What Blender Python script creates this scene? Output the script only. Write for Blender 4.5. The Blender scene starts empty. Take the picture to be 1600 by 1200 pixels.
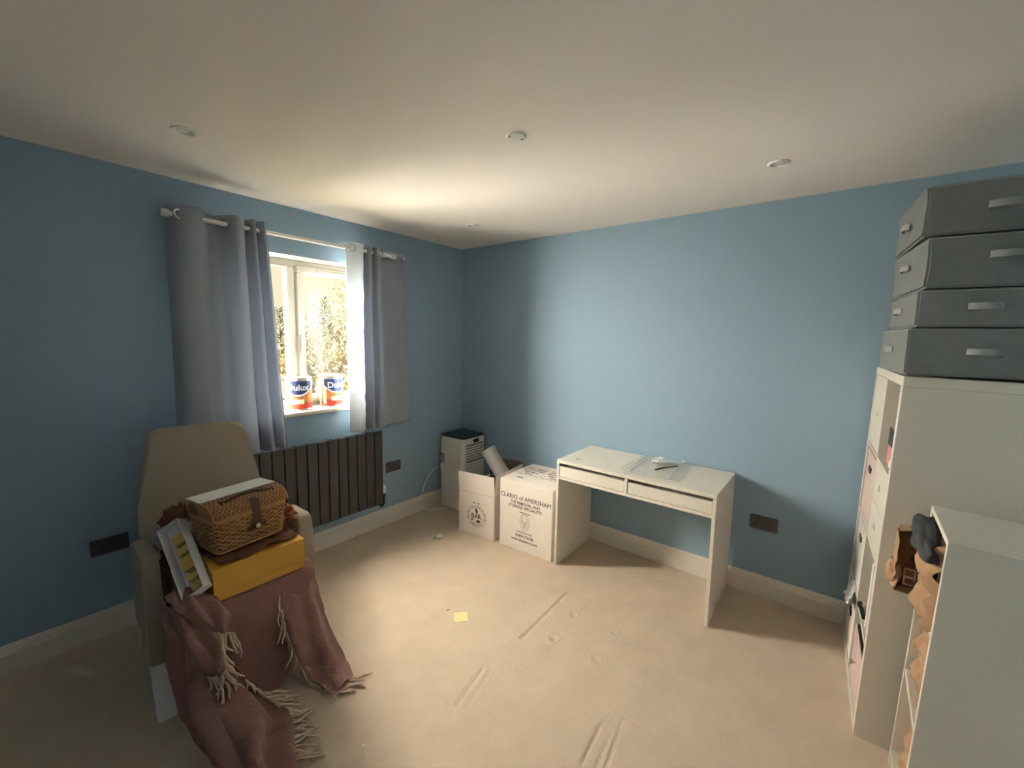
import bpy, bmesh, math, random
from mathutils import Vector, Matrix, noise
random.seed(7)
PI = math.pi
SC = bpy.context.scene
COL = SC.collection
R = math.radians

# ---------------------------------------------------------------- camera
F_ = Vector((math.cos(.6619)*math.cos(-.1114), math.sin(.6619)*math.cos(-.1114), math.sin(-.1114)))
r_ = F_.cross(Vector((0, 0, 1))).normalized(); u_ = r_.cross(F_)
c_, s_ = math.cos(.0195), math.sin(.0195)
rr = r_*c_ + u_*s_; uu = -r_*s_ + u_*c_
cd = bpy.data.cameras.new('camera'); cam = bpy.data.objects.new('camera', cd); COL.objects.link(cam)
cam.matrix_world = Matrix(((rr.x, uu.x, -F_.x, -2.8922), (rr.y, uu.y, -F_.y, -2.8704), (rr.z, uu.z, -F_.z, 1.5664), (0, 0, 0, 1)))
cd.sensor_width = 36; cd.lens = 36*655.03/1600; cd.clip_start = .02; cd.clip_end = 400
SC.camera = cam

# ---------------------------------------------------------------- world and light
w = bpy.data.worlds.new('world'); SC.world = w; w.use_nodes = True
nt = w.node_tree; nt.nodes.clear()
out = nt.nodes.new('ShaderNodeOutputWorld'); bg = nt.nodes.new('ShaderNodeBackground')
tc = nt.nodes.new('ShaderNodeTexCoord'); sx = nt.nodes.new('ShaderNodeSeparateXYZ')
cr = nt.nodes.new('ShaderNodeValToRGB')
cr.color_ramp.elements[0].position = .0; cr.color_ramp.elements[0].color = (.97, .86, .56, 1)
cr.color_ramp.elements[1].position = .45; cr.color_ramp.elements[1].color = (.99, .92, .70, 1)
nt.links.new(tc.outputs['Generated'], sx.inputs[0]); nt.links.new(sx.outputs['Z'], cr.inputs[0])
nt.links.new(cr.outputs[0], bg.inputs[0]); nt.links.new(bg.outputs[0], out.inputs[0])
bg.inputs[1].default_value = .40

def sun(name, d, strength, ang, col):
    l = bpy.data.lights.new(name, 'SUN'); l.energy = strength; l.angle = R(ang); l.color = col
    o = bpy.data.objects.new(name, l); COL.objects.link(o)
    o.rotation_euler = Vector(d).to_track_quat('-Z', 'Y').to_euler(); return o
def area(name, loc, d, sx_, sy_, power, col):
    l = bpy.data.lights.new(name, 'AREA'); l.shape = 'RECTANGLE'; l.size = sx_; l.size_y = sy_; l.energy = power; l.color = col
    o = bpy.data.objects.new(name, l); COL.objects.link(o); o.location = loc
    o.rotation_euler = Vector(d).to_track_quat('-Z', 'Y').to_euler(); return o
sun('sky_daylight', (.62, -1.0, -.56), 88.0, 95, (1, .91, .79))
area('sunlit_ground_bounce', (-6.2, 6.3, -1.4), (.12, -.25, 1), 8.0, 5.5, 2000, (1, .92, .80))
area('added_ceiling_fill', (-3.2, 12.0, -1.8), (.0, -.35, 1), 10.0, 8.0, 2500, (1, .92, .80))  # added lamp out of view outside, lifts the middle of the ceiling
area('added_far_left_fill', (-9.5, 10.5, -1.7), (.25, -.35, 1), 14.0, 8.0, 5000, (1, .92, .80))  # added lamp out of view at far left, brightens right wall and boxes
area('added_room_fill', (-3.25, -2.6, 1.9), (.75, .25, -.35), .7, 1.2, .9, (.88, .96, 1))  # added soft fill lamp inside the room
SC.view_settings.view_transform = 'Standard'; SC.view_settings.look = 'None'
SC.view_settings.gamma = 1; SC.view_settings.use_curve_mapping = False
SC.view_settings.exposure = 1.45

# ---------------------------------------------------------------- materials
def lin(c):
    return tuple(((x/255)/12.92 if x/255 <= .04045 else ((x/255+.055)/1.055)**2.4) for x in c)
_M = {}
def mat(name, rgb, rough=.6, metal=0, bump=0, bscale=200, var=0, vscale=8, spec=.5, sheen=0, detail=3, emis=None, stretch=None):
    if name in _M: return _M[name]
    m = bpy.data.materials.new(name); m.use_nodes = True
    n = m.node_tree; b = n.nodes['Principled BSDF']
    c = lin(rgb); b.inputs['Base Color'].default_value = (*c, 1)
    b.inputs['Roughness'].default_value = rough; b.inputs['Metallic'].default_value = metal
    b.inputs['Specular IOR Level'].default_value = spec
    if sheen: b.inputs['Sheen Weight'].default_value = sheen
    t = n.nodes.new('ShaderNodeTexCoord'); mp = n.nodes.new('ShaderNodeMapping'); n.links.new(t.outputs['Object'], mp.inputs[0])
    if stretch: mp.inputs['Scale'].default_value = stretch
    if var:
        nz = n.nodes.new('ShaderNodeTexNoise'); nz.inputs['Scale'].default_value = vscale; nz.inputs['Detail'].default_value = 4
        n.links.new(mp.outputs[0], nz.inputs[0])
        mx = n.nodes.new('ShaderNodeMix'); mx.data_type = 'RGBA'
        mx.inputs[6].default_value = (*[x*(1-var) for x in c], 1); mx.inputs[7].default_value = (*[min(1, x*(1+var)) for x in c], 1)
        n.links.new(nz.outputs[0], mx.inputs[0]); n.links.new(mx.outputs[2], b.inputs['Base Color'])
    if bump:
        nz = n.nodes.new('ShaderNodeTexNoise'); nz.inputs['Scale'].default_value = bscale; nz.inputs['Detail'].default_value = detail
        n.links.new(mp.outputs[0], nz.inputs[0])
        bp = n.nodes.new('ShaderNodeBump'); bp.inputs['Strength'].default_value = bump; bp.inputs['Distance'].default_value = .004
        n.links.new(nz.outputs[0], bp.inputs['Height']); n.links.new(bp.outputs[0], b.inputs['Normal'])
    _M[name] = m; return m
def weave_mat(name, rgb, rgb2, scale, bump=.5, sheen=.2, rough=.9, direction='DIAGONAL'):
    m = bpy.data.materials.new(name); m.use_nodes = True; n = m.node_tree; b = n.nodes['Principled BSDF']
    b.inputs['Roughness'].default_value = rough; b.inputs['Sheen Weight'].default_value = sheen
    t = n.nodes.new('ShaderNodeTexCoord'); wv = n.nodes.new('ShaderNodeTexWave'); wv.bands_direction = direction
    wv.inputs['Scale'].default_value = scale; wv.inputs['Distortion'].default_value = 1.2; wv.inputs['Detail'].default_value = 1
    n.links.new(t.outputs['Object'], wv.inputs[0])
    mx = n.nodes.new('ShaderNodeMix'); mx.data_type = 'RGBA'; mx.inputs[6].default_value = (*lin(rgb), 1); mx.inputs[7].default_value = (*lin(rgb2), 1)
    n.links.new(wv.outputs['Fac'], mx.inputs[0]); n.links.new(mx.outputs[2], b.inputs['Base Color'])
    nz = n.nodes.new('ShaderNodeTexNoise'); nz.inputs['Scale'].default_value = 300; n.links.new(t.outputs['Object'], nz.inputs[0])
    ad = n.nodes.new('ShaderNodeMath'); ad.operation = 'ADD'; n.links.new(wv.outputs['Fac'], ad.inputs[0]); n.links.new(nz.outputs[0], ad.inputs[1])
    bp = n.nodes.new('ShaderNodeBump'); bp.inputs['Strength'].default_value = bump; bp.inputs['Distance'].default_value = .003
    n.links.new(ad.outputs[0], bp.inputs['Height']); n.links.new(bp.outputs[0], b.inputs['Normal'])
    return m
def thin_clear(name, col, alpha, rough=.15):
    m = bpy.data.materials.new(name); m.use_nodes = True; n = m.node_tree; n.nodes.clear()
    o = n.nodes.new('ShaderNodeOutputMaterial'); tr = n.nodes.new('ShaderNodeBsdfTransparent'); tr.inputs[0].default_value = (.97, .98, .98, 1)
    b = n.nodes.new('ShaderNodeBsdfPrincipled'); b.inputs['Base Color'].default_value = (*lin(col), 1); b.inputs['Roughness'].default_value = rough
    mx = n.nodes.new('ShaderNodeMixShader'); mx.inputs[0].default_value = alpha
    n.links.new(tr.outputs[0], mx.inputs[1]); n.links.new(b.outputs[0], mx.inputs[2]); n.links.new(mx.outputs[0], o.inputs[0])
    return m
M_wall = mat('blue_wall_paint', (146, 170, 188), .85, bump=.12, bscale=220, spec=.25)
M_ceil = mat('white_ceiling_paint', (236, 228, 220), .95, bump=.08, bscale=150, spec=.2)
M_trim = mat('white_gloss_trim', (224, 217, 205), .45)
M_carpet = mat('beige_carpet', (206, 185, 161), 1, bump=1.0, bscale=190, var=.13, vscale=7, spec=.1, sheen=.2, detail=6)
M_upvc = mat('cream_plastic_frame', (176, 170, 156), .6, spec=.2)
M_sill = mat('sill_board', (196, 190, 178), .6, spec=.2)
M_furn = mat('white_laminate', (228, 221, 207), .42)
M_unit = mat('off_white_shelving', (206, 200, 186), .5)
M_furnin = mat('white_laminate_edge', (236, 230, 216), .42)
M_anth = mat('anthracite_metal', (64, 61, 58), .5)
M_white = mat('white_enamel', (235, 233, 228), .35)
M_chrome = mat('brushed_chrome', (215, 215, 215), .22, metal=1)
M_bronze = mat('black_nickel_plate', (84, 79, 77), .4, metal=.3)
M_black = mat('black_plastic', (18, 18, 19), .4)
M_curt = mat('grey_blue_curtain', (170, 176, 188), .9, bump=.35, bscale=500, sheen=.3, spec=.15)
def translucent(m, col, f):
    n = m.node_tree; o = [x for x in n.nodes if x.type == 'OUTPUT_MATERIAL'][0]; b = n.nodes['Principled BSDF']
    tr = n.nodes.new('ShaderNodeBsdfTranslucent'); tr.inputs[0].default_value = (*lin(col), 1); mx = n.nodes.new('ShaderNodeMixShader'); mx.inputs[0].default_value = f
    n.links.new(b.outputs[0], mx.inputs[1]); n.links.new(tr.outputs[0], mx.inputs[2]); n.links.new(mx.outputs[0], o.inputs[0])
translucent(M_curt, (170, 176, 186), .2)
M_lining = mat('white_curtain_lining', (226, 232, 238), .85, bump=.9, bscale=28, spec=.2)
translucent(M_lining, (240, 244, 248), .2)
M_glass = bpy.data.materials.new('window_glass'); M_glass.use_nodes = True; _n = M_glass.node_tree; _n.nodes.clear()
_o = _n.nodes.new('ShaderNodeOutputMaterial'); _t = _n.nodes.new('ShaderNodeBsdfTransparent'); _t.inputs[0].default_value = (.97, .98, .97, 1); _g = _n.nodes.new('ShaderNodeBsdfGlossy'); _g.inputs['Roughness'].default_value = .02
_m = _n.nodes.new('ShaderNodeMixShader'); _m.inputs[0].default_value = .02; _n.links.new(_t.outputs[0], _m.inputs[1]); _n.links.new(_g.outputs[0], _m.inputs[2]); _n.links.new(_m.outputs[0], _o.inputs[0])
M_card = mat('white_cardboard', (238, 226, 214), .75, bump=.06, bscale=60, var=.03, vscale=6)
M_cardin = mat('brown_cardboard_inside', (120, 96, 80), .85, bump=.1, bscale=90)
M_ink = mat('dark_print_ink', (52, 44, 52), .8)
M_greyfab = mat('grey_storage_fabric', (128, 132, 130), .95, bump=.4, bscale=350, var=.06, vscale=30, spec=.15)
M_greystrap = mat('grey_strap_webbing', (158, 158, 156), .9, bump=.4, bscale=500)
M_chair = mat('oatmeal_upholstery', (166, 154, 136), .95, bump=.5, bscale=420, sheen=.2, spec=.15, var=.05, vscale=60)
M_yellow = mat('yellow_box_card', (214, 162, 62), .7, var=.05, vscale=14)
M_paper = mat('brown_kraft_paper', (168, 134, 102), .85, bump=.35, bscale=25, var=.12, vscale=9)
M_paperd = mat('dark_brown_tissue', (112, 74, 52), .85, bump=.35, bscale=25, var=.2, vscale=12)
M_wick = mat('golden_wicker', (188, 140, 90), .6, bump=.4, bscale=150, var=.35, vscale=50)
M_wickd = mat('brown_wicker_core', (74, 46, 24), .8)
M_leather = mat('dark_brown_leather', (66, 34, 24), .45, bump=.3, bscale=150)
M_throw = weave_mat('dusky_pink_wool', (152, 112, 102), (132, 92, 84), 75, .35)
M_fringe = mat('cream_fringe_wool', (208, 182, 156), .95, sheen=.2)
M_gold = mat('pale_gold_card', (222, 186, 104), .55, var=.06, vscale=20)
M_pink = mat('pale_pink_box', (208, 184, 174), .85, bump=.2, bscale=200)
M_zip = thin_clear('clear_zip_plastic', (250, 252, 252), .14, .3)
M_crum = thin_clear('crumpled_clear_plastic', (252, 252, 252), .6, .25)
M_greybag = mat('pale_grey_plastic', (150, 152, 152), .5)
M_maroon = mat('dark_maroon_cloth', (62, 20, 20), .9)
M_shade = mat('dark_charcoal_cloth', (60, 62, 62), .95, bump=.4, bscale=60)

# ---------------------------------------------------------------- helpers
def obj(name, bm, m, parent=None, smooth=False, autos=False):
    me = bpy.data.meshes.new(name); 
    bmesh.ops.recalc_face_normals(bm, faces=bm.faces)
    bm.to_mesh(me); bm.free()
    ms = m if isinstance(m, (list, tuple)) else [m]
    for x in ms: me.materials.append(x)
    if smooth:
        me.polygons.foreach_set('use_smooth', [True]*len(me.polygons))
        if autos:
            try: me.set_sharp_from_angle(angle=R(38))
            except Exception: pass
    o = bpy.data.objects.new(name, me); COL.objects.link(o)
    if parent is not None: o.parent = parent
    return o
def tag(o, label, cat=None, group=None, kind=None):
    if label: o['label'] = label
    if cat: o['category'] = cat
    if group: o['group'] = group
    if kind: o['kind'] = kind
    return o
def thing(name, label, cat, loc=(0, 0, 0), rotz=0, group=None, rot=None):
    o = bpy.data.objects.new(name, None); COL.objects.link(o); o.empty_display_size = .05
    o.location = loc; o.rotation_euler = rot if rot else (0, 0, rotz)
    return tag(o, label, cat, group)
def struct(name, bm, m, parent=None, smooth=False):
    o = obj(name, bm, m, parent, smooth)
    if parent is None: o['kind'] = 'structure'
    return o
def copy_tree(o, parent=None):
    c = o.copy(); COL.objects.link(c)
    if parent is not None: c.parent = parent
    for ch in list(o.children): copy_tree(ch, c)
    return c
def B(): return bmesh.new()
def box(bm, x0, x1, y0, y1, z0, z1, bev=0, seg=1, mi=0, mtx=None):
    vs = [bm.verts.new((x, y, z)) for x in (x0, x1) for y in (y0, y1) for z in (z0, z1)]
    q = [(0, 1, 3, 2), (4, 6, 7, 5), (0, 4, 5, 1), (2, 3, 7, 6), (0, 2, 6, 4), (1, 5, 7, 3)]
    fs = [bm.faces.new([vs[i] for i in f]) for f in q]
    for f in fs: f.material_index = mi
    if mtx is not None: bmesh.ops.transform(bm, matrix=mtx, verts=vs)
    if bev:
        es = list({e for f in fs for e in f.edges})
        bmesh.ops.bevel(bm, geom=es, offset=bev, segments=seg, affect='EDGES', profile=.5)
    return bm
def lathe(bm, prof, n=24, mtx=None, cap=True):
    rings = []
    for r, z in prof:
        ring = []
        for i in range(n):
            p = Vector((r*math.cos(2*PI*i/n), r*math.sin(2*PI*i/n), z))
            if mtx is not None: p = mtx @ p
            ring.append(bm.verts.new(p))
        rings.append(ring)
    for a, b in zip(rings, rings[1:]):
        for i in range(n): bm.faces.new((a[i], a[(i+1) % n], b[(i+1) % n], b[i]))
    if cap:
        if prof[0][0] > 1e-5: bm.faces.new(rings[0][::-1])
        if prof[-1][0] > 1e-5: bm.faces.new(rings[-1])
    return bm
def tube(bm, pts, rad, n=6, cap=True):
    pts = [Vector(p) for p in pts]; rings = []
    prev = None
    for i, p in enumerate(pts):
        t = (pts[min(i+1, len(pts)-1)] - pts[max(i-1, 0)]).normalized()
        if prev is None:
            a = Vector((0, 0, 1)) if abs(t.z) < .9 else Vector((1, 0, 0))
            nrm = t.cross(a).normalized()
        else: nrm = (prev - t*prev.dot(t)).normalized()
        prev = nrm; bn = t.cross(nrm)
        rd = rad[i] if isinstance(rad, (list, tuple)) else rad
        rings.append([bm.verts.new(p + (nrm*math.cos(2*PI*k/n) + bn*math.sin(2*PI*k/n))*rd) for k in range(n)])
    for a, b in zip(rings, rings[1:]):
        for k in range(n): bm.faces.new((a[k], a[(k+1) % n], b[(k+1) % n], b[k]))
    if cap: bm.faces.new(rings[0][::-1]); bm.faces.new(rings[-1])
    return bm
def axis_m(p, d):
    return Matrix.Translation(Vector(p)) @ Vector(d).to_track_quat('Z', 'Y').to_matrix().to_4x4()
def frame_m(o, x, y):
    x = Vector(x).normalized(); y = Vector(y); y = (y - x*y.dot(x)).normalized(); z = x.cross(y)
    return Matrix(((x.x, y.x, z.x, o[0]), (x.y, y.y, z.y, o[1]), (x.z, y.z, z.z, o[2]), (0, 0, 0, 1)))
def cr_(a, b, c, d, t):
    return .5*((2*b) + (c-a)*t + (2*a-5*b+4*c-d)*t*t + (3*b-a-3*c+d)*t*t*t)
def spline(pts, n):
    pts = [Vector(p) for p in pts]; out = []
    e = [pts[0]*2-pts[1]] + pts + [pts[-1]*2-pts[-2]]
    for i in range(len(pts)-1):
        for k in range(n): out.append(cr_(e[i], e[i+1], e[i+2], e[i+3], k/n))
    out.append(pts[-1]); return out
def poly_prism(bm, pts2, th, mtx):
    a = [bm.verts.new(mtx @ Vector((x, y, 0))) for x, y in pts2]; b = [bm.verts.new(mtx @ Vector((x, y, th))) for x, y in pts2]
    bm.faces.new(a[::-1]); bm.faces.new(b); n = len(a)
    for i in range(n): bm.faces.new((a[i], a[(i+1) % n], b[(i+1) % n], b[i]))
def text_bm(s, size, mtx=None, ext=.0006, fn=None, align='CENTER', offset=0.0, sx=1):
    c = bpy.data.curves.new('t', 'FONT'); c.body = s; c.size = size; c.align_x = align; c.align_y = 'CENTER'
    c.extrude = ext/2; c.resolution_u = 3; c.offset = offset
    o = bpy.data.objects.new('t', c); COL.objects.link(o)
    bpy.context.view_layer.update()
    me = bpy.data.meshes.new_from_object(o.evaluated_get(bpy.context.evaluated_depsgraph_get()))
    bm = bmesh.new(); bm.from_mesh(me)
    bpy.data.objects.remove(o); bpy.data.curves.remove(c); bpy.data.meshes.remove(me)
    if sx != 1: bmesh.ops.scale(bm, vec=(sx, 1, 1), verts=bm.verts)
    if fn:
        for v in bm.verts: v.co = fn(v.co)
    if mtx is not None: bmesh.ops.transform(bm, matrix=mtx, verts=bm.verts)
    return bm
def merge(dst, src):
    me = bpy.data.meshes.new('x'); src.to_mesh(me); src.free(); dst.from_mesh(me); bpy.data.meshes.remove(me)
    return dst
def sheet(bm, grid, nu, nv, th, fold=0, ffreq=20, seed=0, fdir=(1, 0)):
    """smooth cloth patch through a grid of control points"""
    rows = [spline(r, nu) for r in grid]
    cols = [spline([rows[j][i] for j in range(len(rows))], nv) for i in range(len(rows[0]))]
    W = len(cols); H = len(cols[0])
    P = [[cols[i][j] for j in range(H)] for i in range(W)]
    N = [[None]*H for _ in range(W)]
    for i in range(W):
        for j in range(H):
            du = P[min(i+1, W-1)][j]-P[max(i-1, 0)][j]; dv = P[i][min(j+1, H-1)]-P[i][max(j-1, 0)]
            n = du.cross(dv); n = n.normalized() if n.length > 1e-9 else Vector((0, -1, 0))
            if n.y > 0 or (abs(n.y) < .2 and n.z < 0): n = -n
            N[i][j] = n
    a = []; b = []
    for i in range(W):
        ra = []; rb = []
        for j in range(H):
            u, v = i/(W-1), j/(H-1)
            ph = (u*fdir[0]+v*fdir[1])*ffreq + noise.noise(Vector((u*2, v*2, seed)))*3
            d = fold*(math.sin(ph))*min(1, v*3+.1) + noise.noise(P[i][j]*18+Vector((seed, 0, 0)))*fold*.6
            p = P[i][j] + N[i][j]*d
            if p.z < .006: p.z = .006
            ra.append(bm.verts.new(p + N[i][j]*th/2)); rb.append(bm.verts.new(p - N[i][j]*th/2))
        a.append(ra); b.append(rb)
    for i in range(W-1):
        for j in range(H-1):
            bm.faces.new((a[i][j], a[i+1][j], a[i+1][j+1], a[i][j+1])); bm.faces.new((b[i][j], b[i][j+1], b[i+1][j+1], b[i+1][j]))
    for i in range(W-1):
        for j in (0, H-1): bm.faces.new((a[i][j], a[i+1][j], b[i+1][j], b[i][j]))
    for j in range(H-1):
        for i in (0, W-1): bm.faces.new((a[i][j], a[i][j+1], b[i][j+1], b[i][j]))
    return P
def crumple(bm, c, sx_, sy_, sz_, n=3, amp=.35, seed=0, freq=3.5):
    """crumpled paper lump"""
    r = bmesh.ops.create_icosphere(bm, subdivisions=n, radius=1)
    for v in r['verts']:
        d = v.co.normalized(); k = noise.noise(d*freq+Vector((seed, seed*.7, 0)))
        k2 = abs(noise.noise(d*freq*2.3+Vector((0, seed, 0))))
        q = 1 + amp*(k - k2)
        v.co = Vector((c[0]+d.x*sx_*q, c[1]+d.y*sy_*q, c[2]+d.z*sz_*q))
    return bm
def crumple_sheet(bm, x0, x1, y0, y1, z, amp, nx=24, ny=24, seed=0, freq=14, mtx=None, th=.0015):
    def h(x, y): 
        p = Vector((x*freq, y*freq, seed)); return amp*(abs(noise.noise(p))*2 + .5*noise.noise(p*2.3))
    g = [[Vector((x0+(x1-x0)*i/nx + noise.noise(Vector((i, j, seed)))*.004, y0+(y1-y0)*j/ny, z)) for j in range(ny+1)] for i in range(nx+1)]
    V = []
    for lay in (0, 1):
        L = []
        for r in g:
            L.append([bm.verts.new((mtx or Matrix()) @ (p + Vector((0, 0, h(p.x, p.y) + lay*th)))) for p in r])
        V.append(L)
    for i in range(nx):
        for j in range(ny):
            for L in V: bm.faces.new((L[i][j], L[i+1][j], L[i+1][j+1], L[i][j+1]))
    for i in range(nx):
        for j in (0, ny): bm.faces.new((V[0][i][j], V[0][i+1][j], V[1][i+1][j], V[1][i][j]))
    for j in range(ny):
        for i in (0, nx): bm.faces.new((V[0][i][j], V[0][i][j+1], V[1][i][j+1], V[1][i][j]))
    return bm

# ================================================================ SETTING
H = 2.372; XL = -3.75; YB = -3.50
WX0, WX1, WZ0, WZ1, WD = -2.03, -.985, 1.035, 2.072, .30
bm = B(); T = .012  # wall with a window opening, 30 cm thick
box(bm, XL-.1, WX0, 0, WD, -.1, H+.1); box(bm, WX1, .12, 0, WD, -.1, H+.1)
box(bm, WX0, WX1, 0, WD, -.1, WZ0-.03); box(bm, WX0, WX1, 0, WD, WZ1, H+.1)
struct('wall_back', bm, M_wall)
bm = B(); box(bm, 0, .12, YB-.1, 0, -.1, H+.1); struct('wall_right', bm, M_wall)
bm = B(); box(bm, XL-.12, XL, YB-.1, 0, -.1, H+.1); struct('wall_left', bm, M_wall)
bm = B(); box(bm, XL, 0, YB-.12, YB, -.1, H+.1); struct('wall_front', bm, M_wall)
bm = B(); box(bm, XL, 0, YB, 0, H, H+.1); struct('ceiling', bm, M_ceil)
# pale reveal soffit over the window opening
bm = B(); box(bm, WX0, WX1, -.001, WD, WZ1-.004, WZ1); struct('trim_1', bm, M_upvc)

# carpet with pressed-in furniture marks
segs = [((-.742,-1.664),(-1.143,-1.679),.010,.006), ((-1.17,-1.679),(-1.235,-1.680),.012,.007), ((-1.521,-1.659),(-1.73,-1.701),.009,.006), ((-1.501,-1.692),(-1.719,-1.745),.007,.004),
        ((-1.436,-2.226),(-1.618,-2.242),.008,.006), ((-1.443,-2.274),(-1.602,-2.291),.007,.004), ((-1.361,-2.289),(-1.578,-2.32),.007,.005), ((-1.338,-2.288),(-1.321,-2.516),.008,.003),
        ((-1.047,-2.294),(-1.119,-2.297),.008,.004), ((-.924,-2.112),(-1.063,-2.053),.008,.003),
        ((-.9,-1.797),(-.905,-1.80),.014,.010), ((-1.131,-1.808),(-1.135,-1.812),.016,.010), ((-1.12,-2.048),(-1.125,-2.05),.016,.010), ((-.884,-2.037),(-.89,-2.04),.014,.007), ((-1.38,-2.001),(-1.381,-2.002),.007,.006)]
xs = []; x = XL
while x < 0: xs.append(x); x += .0075 if -1.8 < x < -.7 else .06
xs.append(0.0)
ys = []; y = YB
while y < 0: ys.append(y); y += .0075 if -2.56 < y < -1.62 else .06
ys.append(0.0)
def dent(x, y):
    d = 0
    for (a, b, w_, dp) in segs:
        if not (min(a[0], b[0])-.05 < x < max(a[0], b[0])+.05 and min(a[1], b[1])-.05 < y < max(a[1], b[1])+.05): continue
        ax, ay = a; vx, vy = b[0]-ax, b[1]-ay; L = vx*vx+vy*vy+1e-9
        t = max(0, min(1, ((x-ax)*vx+(y-ay)*vy)/L)); q = math.hypot(x-ax-t*vx, y-ay-t*vy)
        d = max(d, dp*math.exp(-(q/w_)**2)) if q < w_*1.3 else d
        if w_*1.3 <= q < w_*2.2: d -= dp*.2
    return -d
verts = [(x, y, dent(x, y)) for x in xs for y in ys]; ny = len(ys)
faces = [(i*ny+j, (i+1)*ny+j, (i+1)*ny+j+1, i*ny+j+1) for i in range(len(xs)-1) for j in range(ny-1)]
me = bpy.data.meshes.new('floor'); me.from_pydata(verts, [], faces); me.materials.append(M_carpet)
me.polygons.foreach_set('use_smooth', [True]*len(me.polygons))
o = bpy.data.objects.new('floor', me); COL.objects.link(o); o['kind'] = 'structure'

# moulded skirting boards
prof = [(0, 0), (.019, 0), (.019, .092), (.0165, .098), (.0165, .104), (.012, .110), (.012, .116), (.008, .122), (.006, .130), (0, .134)]
def skirting(name, p0, p1, nrm):
    bm = B(); a = []; b = []
    for d, z in prof:
        a.append(bm.verts.new((p0[0]+nrm[0]*d, p0[1]+nrm[1]*d, z))); b.append(bm.verts.new((p1[0]+nrm[0]*d, p1[1]+nrm[1]*d, z)))
    for i in range(len(prof)-1): bm.faces.new((a[i], a[i+1], b[i+1], b[i]))
    bm.faces.new(a); bm.faces.new(b[::-1]); bm.faces.new((a[0], b[0], b[-1], a[-1]))
    return struct(name, bm, M_trim)
skirting('baseboard_back', (XL, 0), (0, 0), (0, -1)); skirting('baseboard_right', (0, YB), (0, 0), (-1, 0))
skirting('baseboard_left', (XL, YB), (XL, 0), (1, 0)); skirting('baseboard_front', (XL, YB), (0, YB), (0, 1))

# window sill, frame, sashes
bm = B(); box(bm, WX0-.03, WX1+.03, -.035, .0, WZ0-.03, WZ0, .008, 2); box(bm, WX0, WX1, 0, .17, WZ0-.03, WZ0)
struct('trim_2', bm, M_sill)
wn = thing('window_1', None, None, (0, 0, 0)); wn['kind'] = 'structure'
def ring_frame(bm, x0, x1, z0, z1, t, y0, y1, bev=.004):
    box(bm, x0, x1, y0, y1, z1-t, z1, bev); box(bm, x0, x1, y0, y1, z0, z0+t, bev)
    box(bm, x0, x0+t, y0, y1, z0+t, z1-t, bev); box(bm, x1-t, x1, y0, y1, z0+t, z1-t, bev)
bm = B(); ring_frame(bm, WX0+.004, WX1-.004, WZ0, WZ1-.004, .048, .17, .24)
box(bm, -1.530, -1.468, .17, .24, WZ0+.048, WZ1-.05, .004); obj('window_frame', bm, M_upvc, wn)
bm = B(); ring_frame(bm, -1.475, WX1-.03, WZ0+.03, WZ1-.035, .052, .155, .215, .006); sash = obj('opening_sash', bm, M_upvc, wn)
bm = B(); ring_frame(bm, -1.982, -1.524, WZ0+.044, WZ1-.046, .012, .165, .20, .003); obj('glazing_bead', bm, M_upvc, wn)
bm = B(); box(bm, -1.98, -1.53, .2, .206, WZ0+.05, WZ1-.05); obj('pane', bm, M_glass, wn)
bm = B(); box(bm, -1.43, WX1-.07, .19, .196, WZ0+.075, WZ1-.08); obj('pane', bm, M_glass, wn)
bm = B(); box(bm, -1.456, -1.440, .143, .156, 1.50, 1.56, .004); box(bm, -1.454, -1.442, .13, .146, 1.40, 1.545, .004, 2); obj('window_handle', bm, M_white, wn)
bm = B(); box(bm, -1.33, -1.05, .145, .157, 1.998, 2.018, .004); box(bm, -1.30, -1.08, .142, .146, 2.003, 2.012, .001)
tag(obj('trickle_vent', bm, M_upvc, wn), None)

# ================================================================ FIXTURES ON THE WALLS AND CEILING
# curtain rod
t = thing('curtain_rod', 'white metal curtain rod with rounded ends above the window', 'curtain rod', (-1.53, -.09, 2.165))
bm = B(); tube(bm, [(-.69, 0, 0), (.665, 0, 0)], .0125, 14); obj('pole', bm, M_white, t, True, True)
for sx_, L in ((-1, .69), (1, .665)):
    m = axis_m((sx_*L, 0, 0), (sx_, 0, 0)); bm = B(); lathe(bm, [(.0125, 0), (.019, .002), (.021, .02), (.019, .036), (.010, .043), (0, .045)], 18, m)
    obj('finial', bm, M_white, t, True, True)
for xb in (-.655, .60):
    bm = B(); tube(bm, [(xb, .0, -.006), (xb, .03, -.012), (xb, .09, -.012)], .007, 8); lathe(bm, [(.024, 0), (.024, .006), (.018, .010)], 18, axis_m((xb, .09, -.012), (0, -1, 0)))
    lathe(bm, [(.018, -.008), (.018, .008)], 16, axis_m((xb, 0, 0), (1, 0, 0)))
    obj('bracket', bm, M_white, t, True, True)

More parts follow.
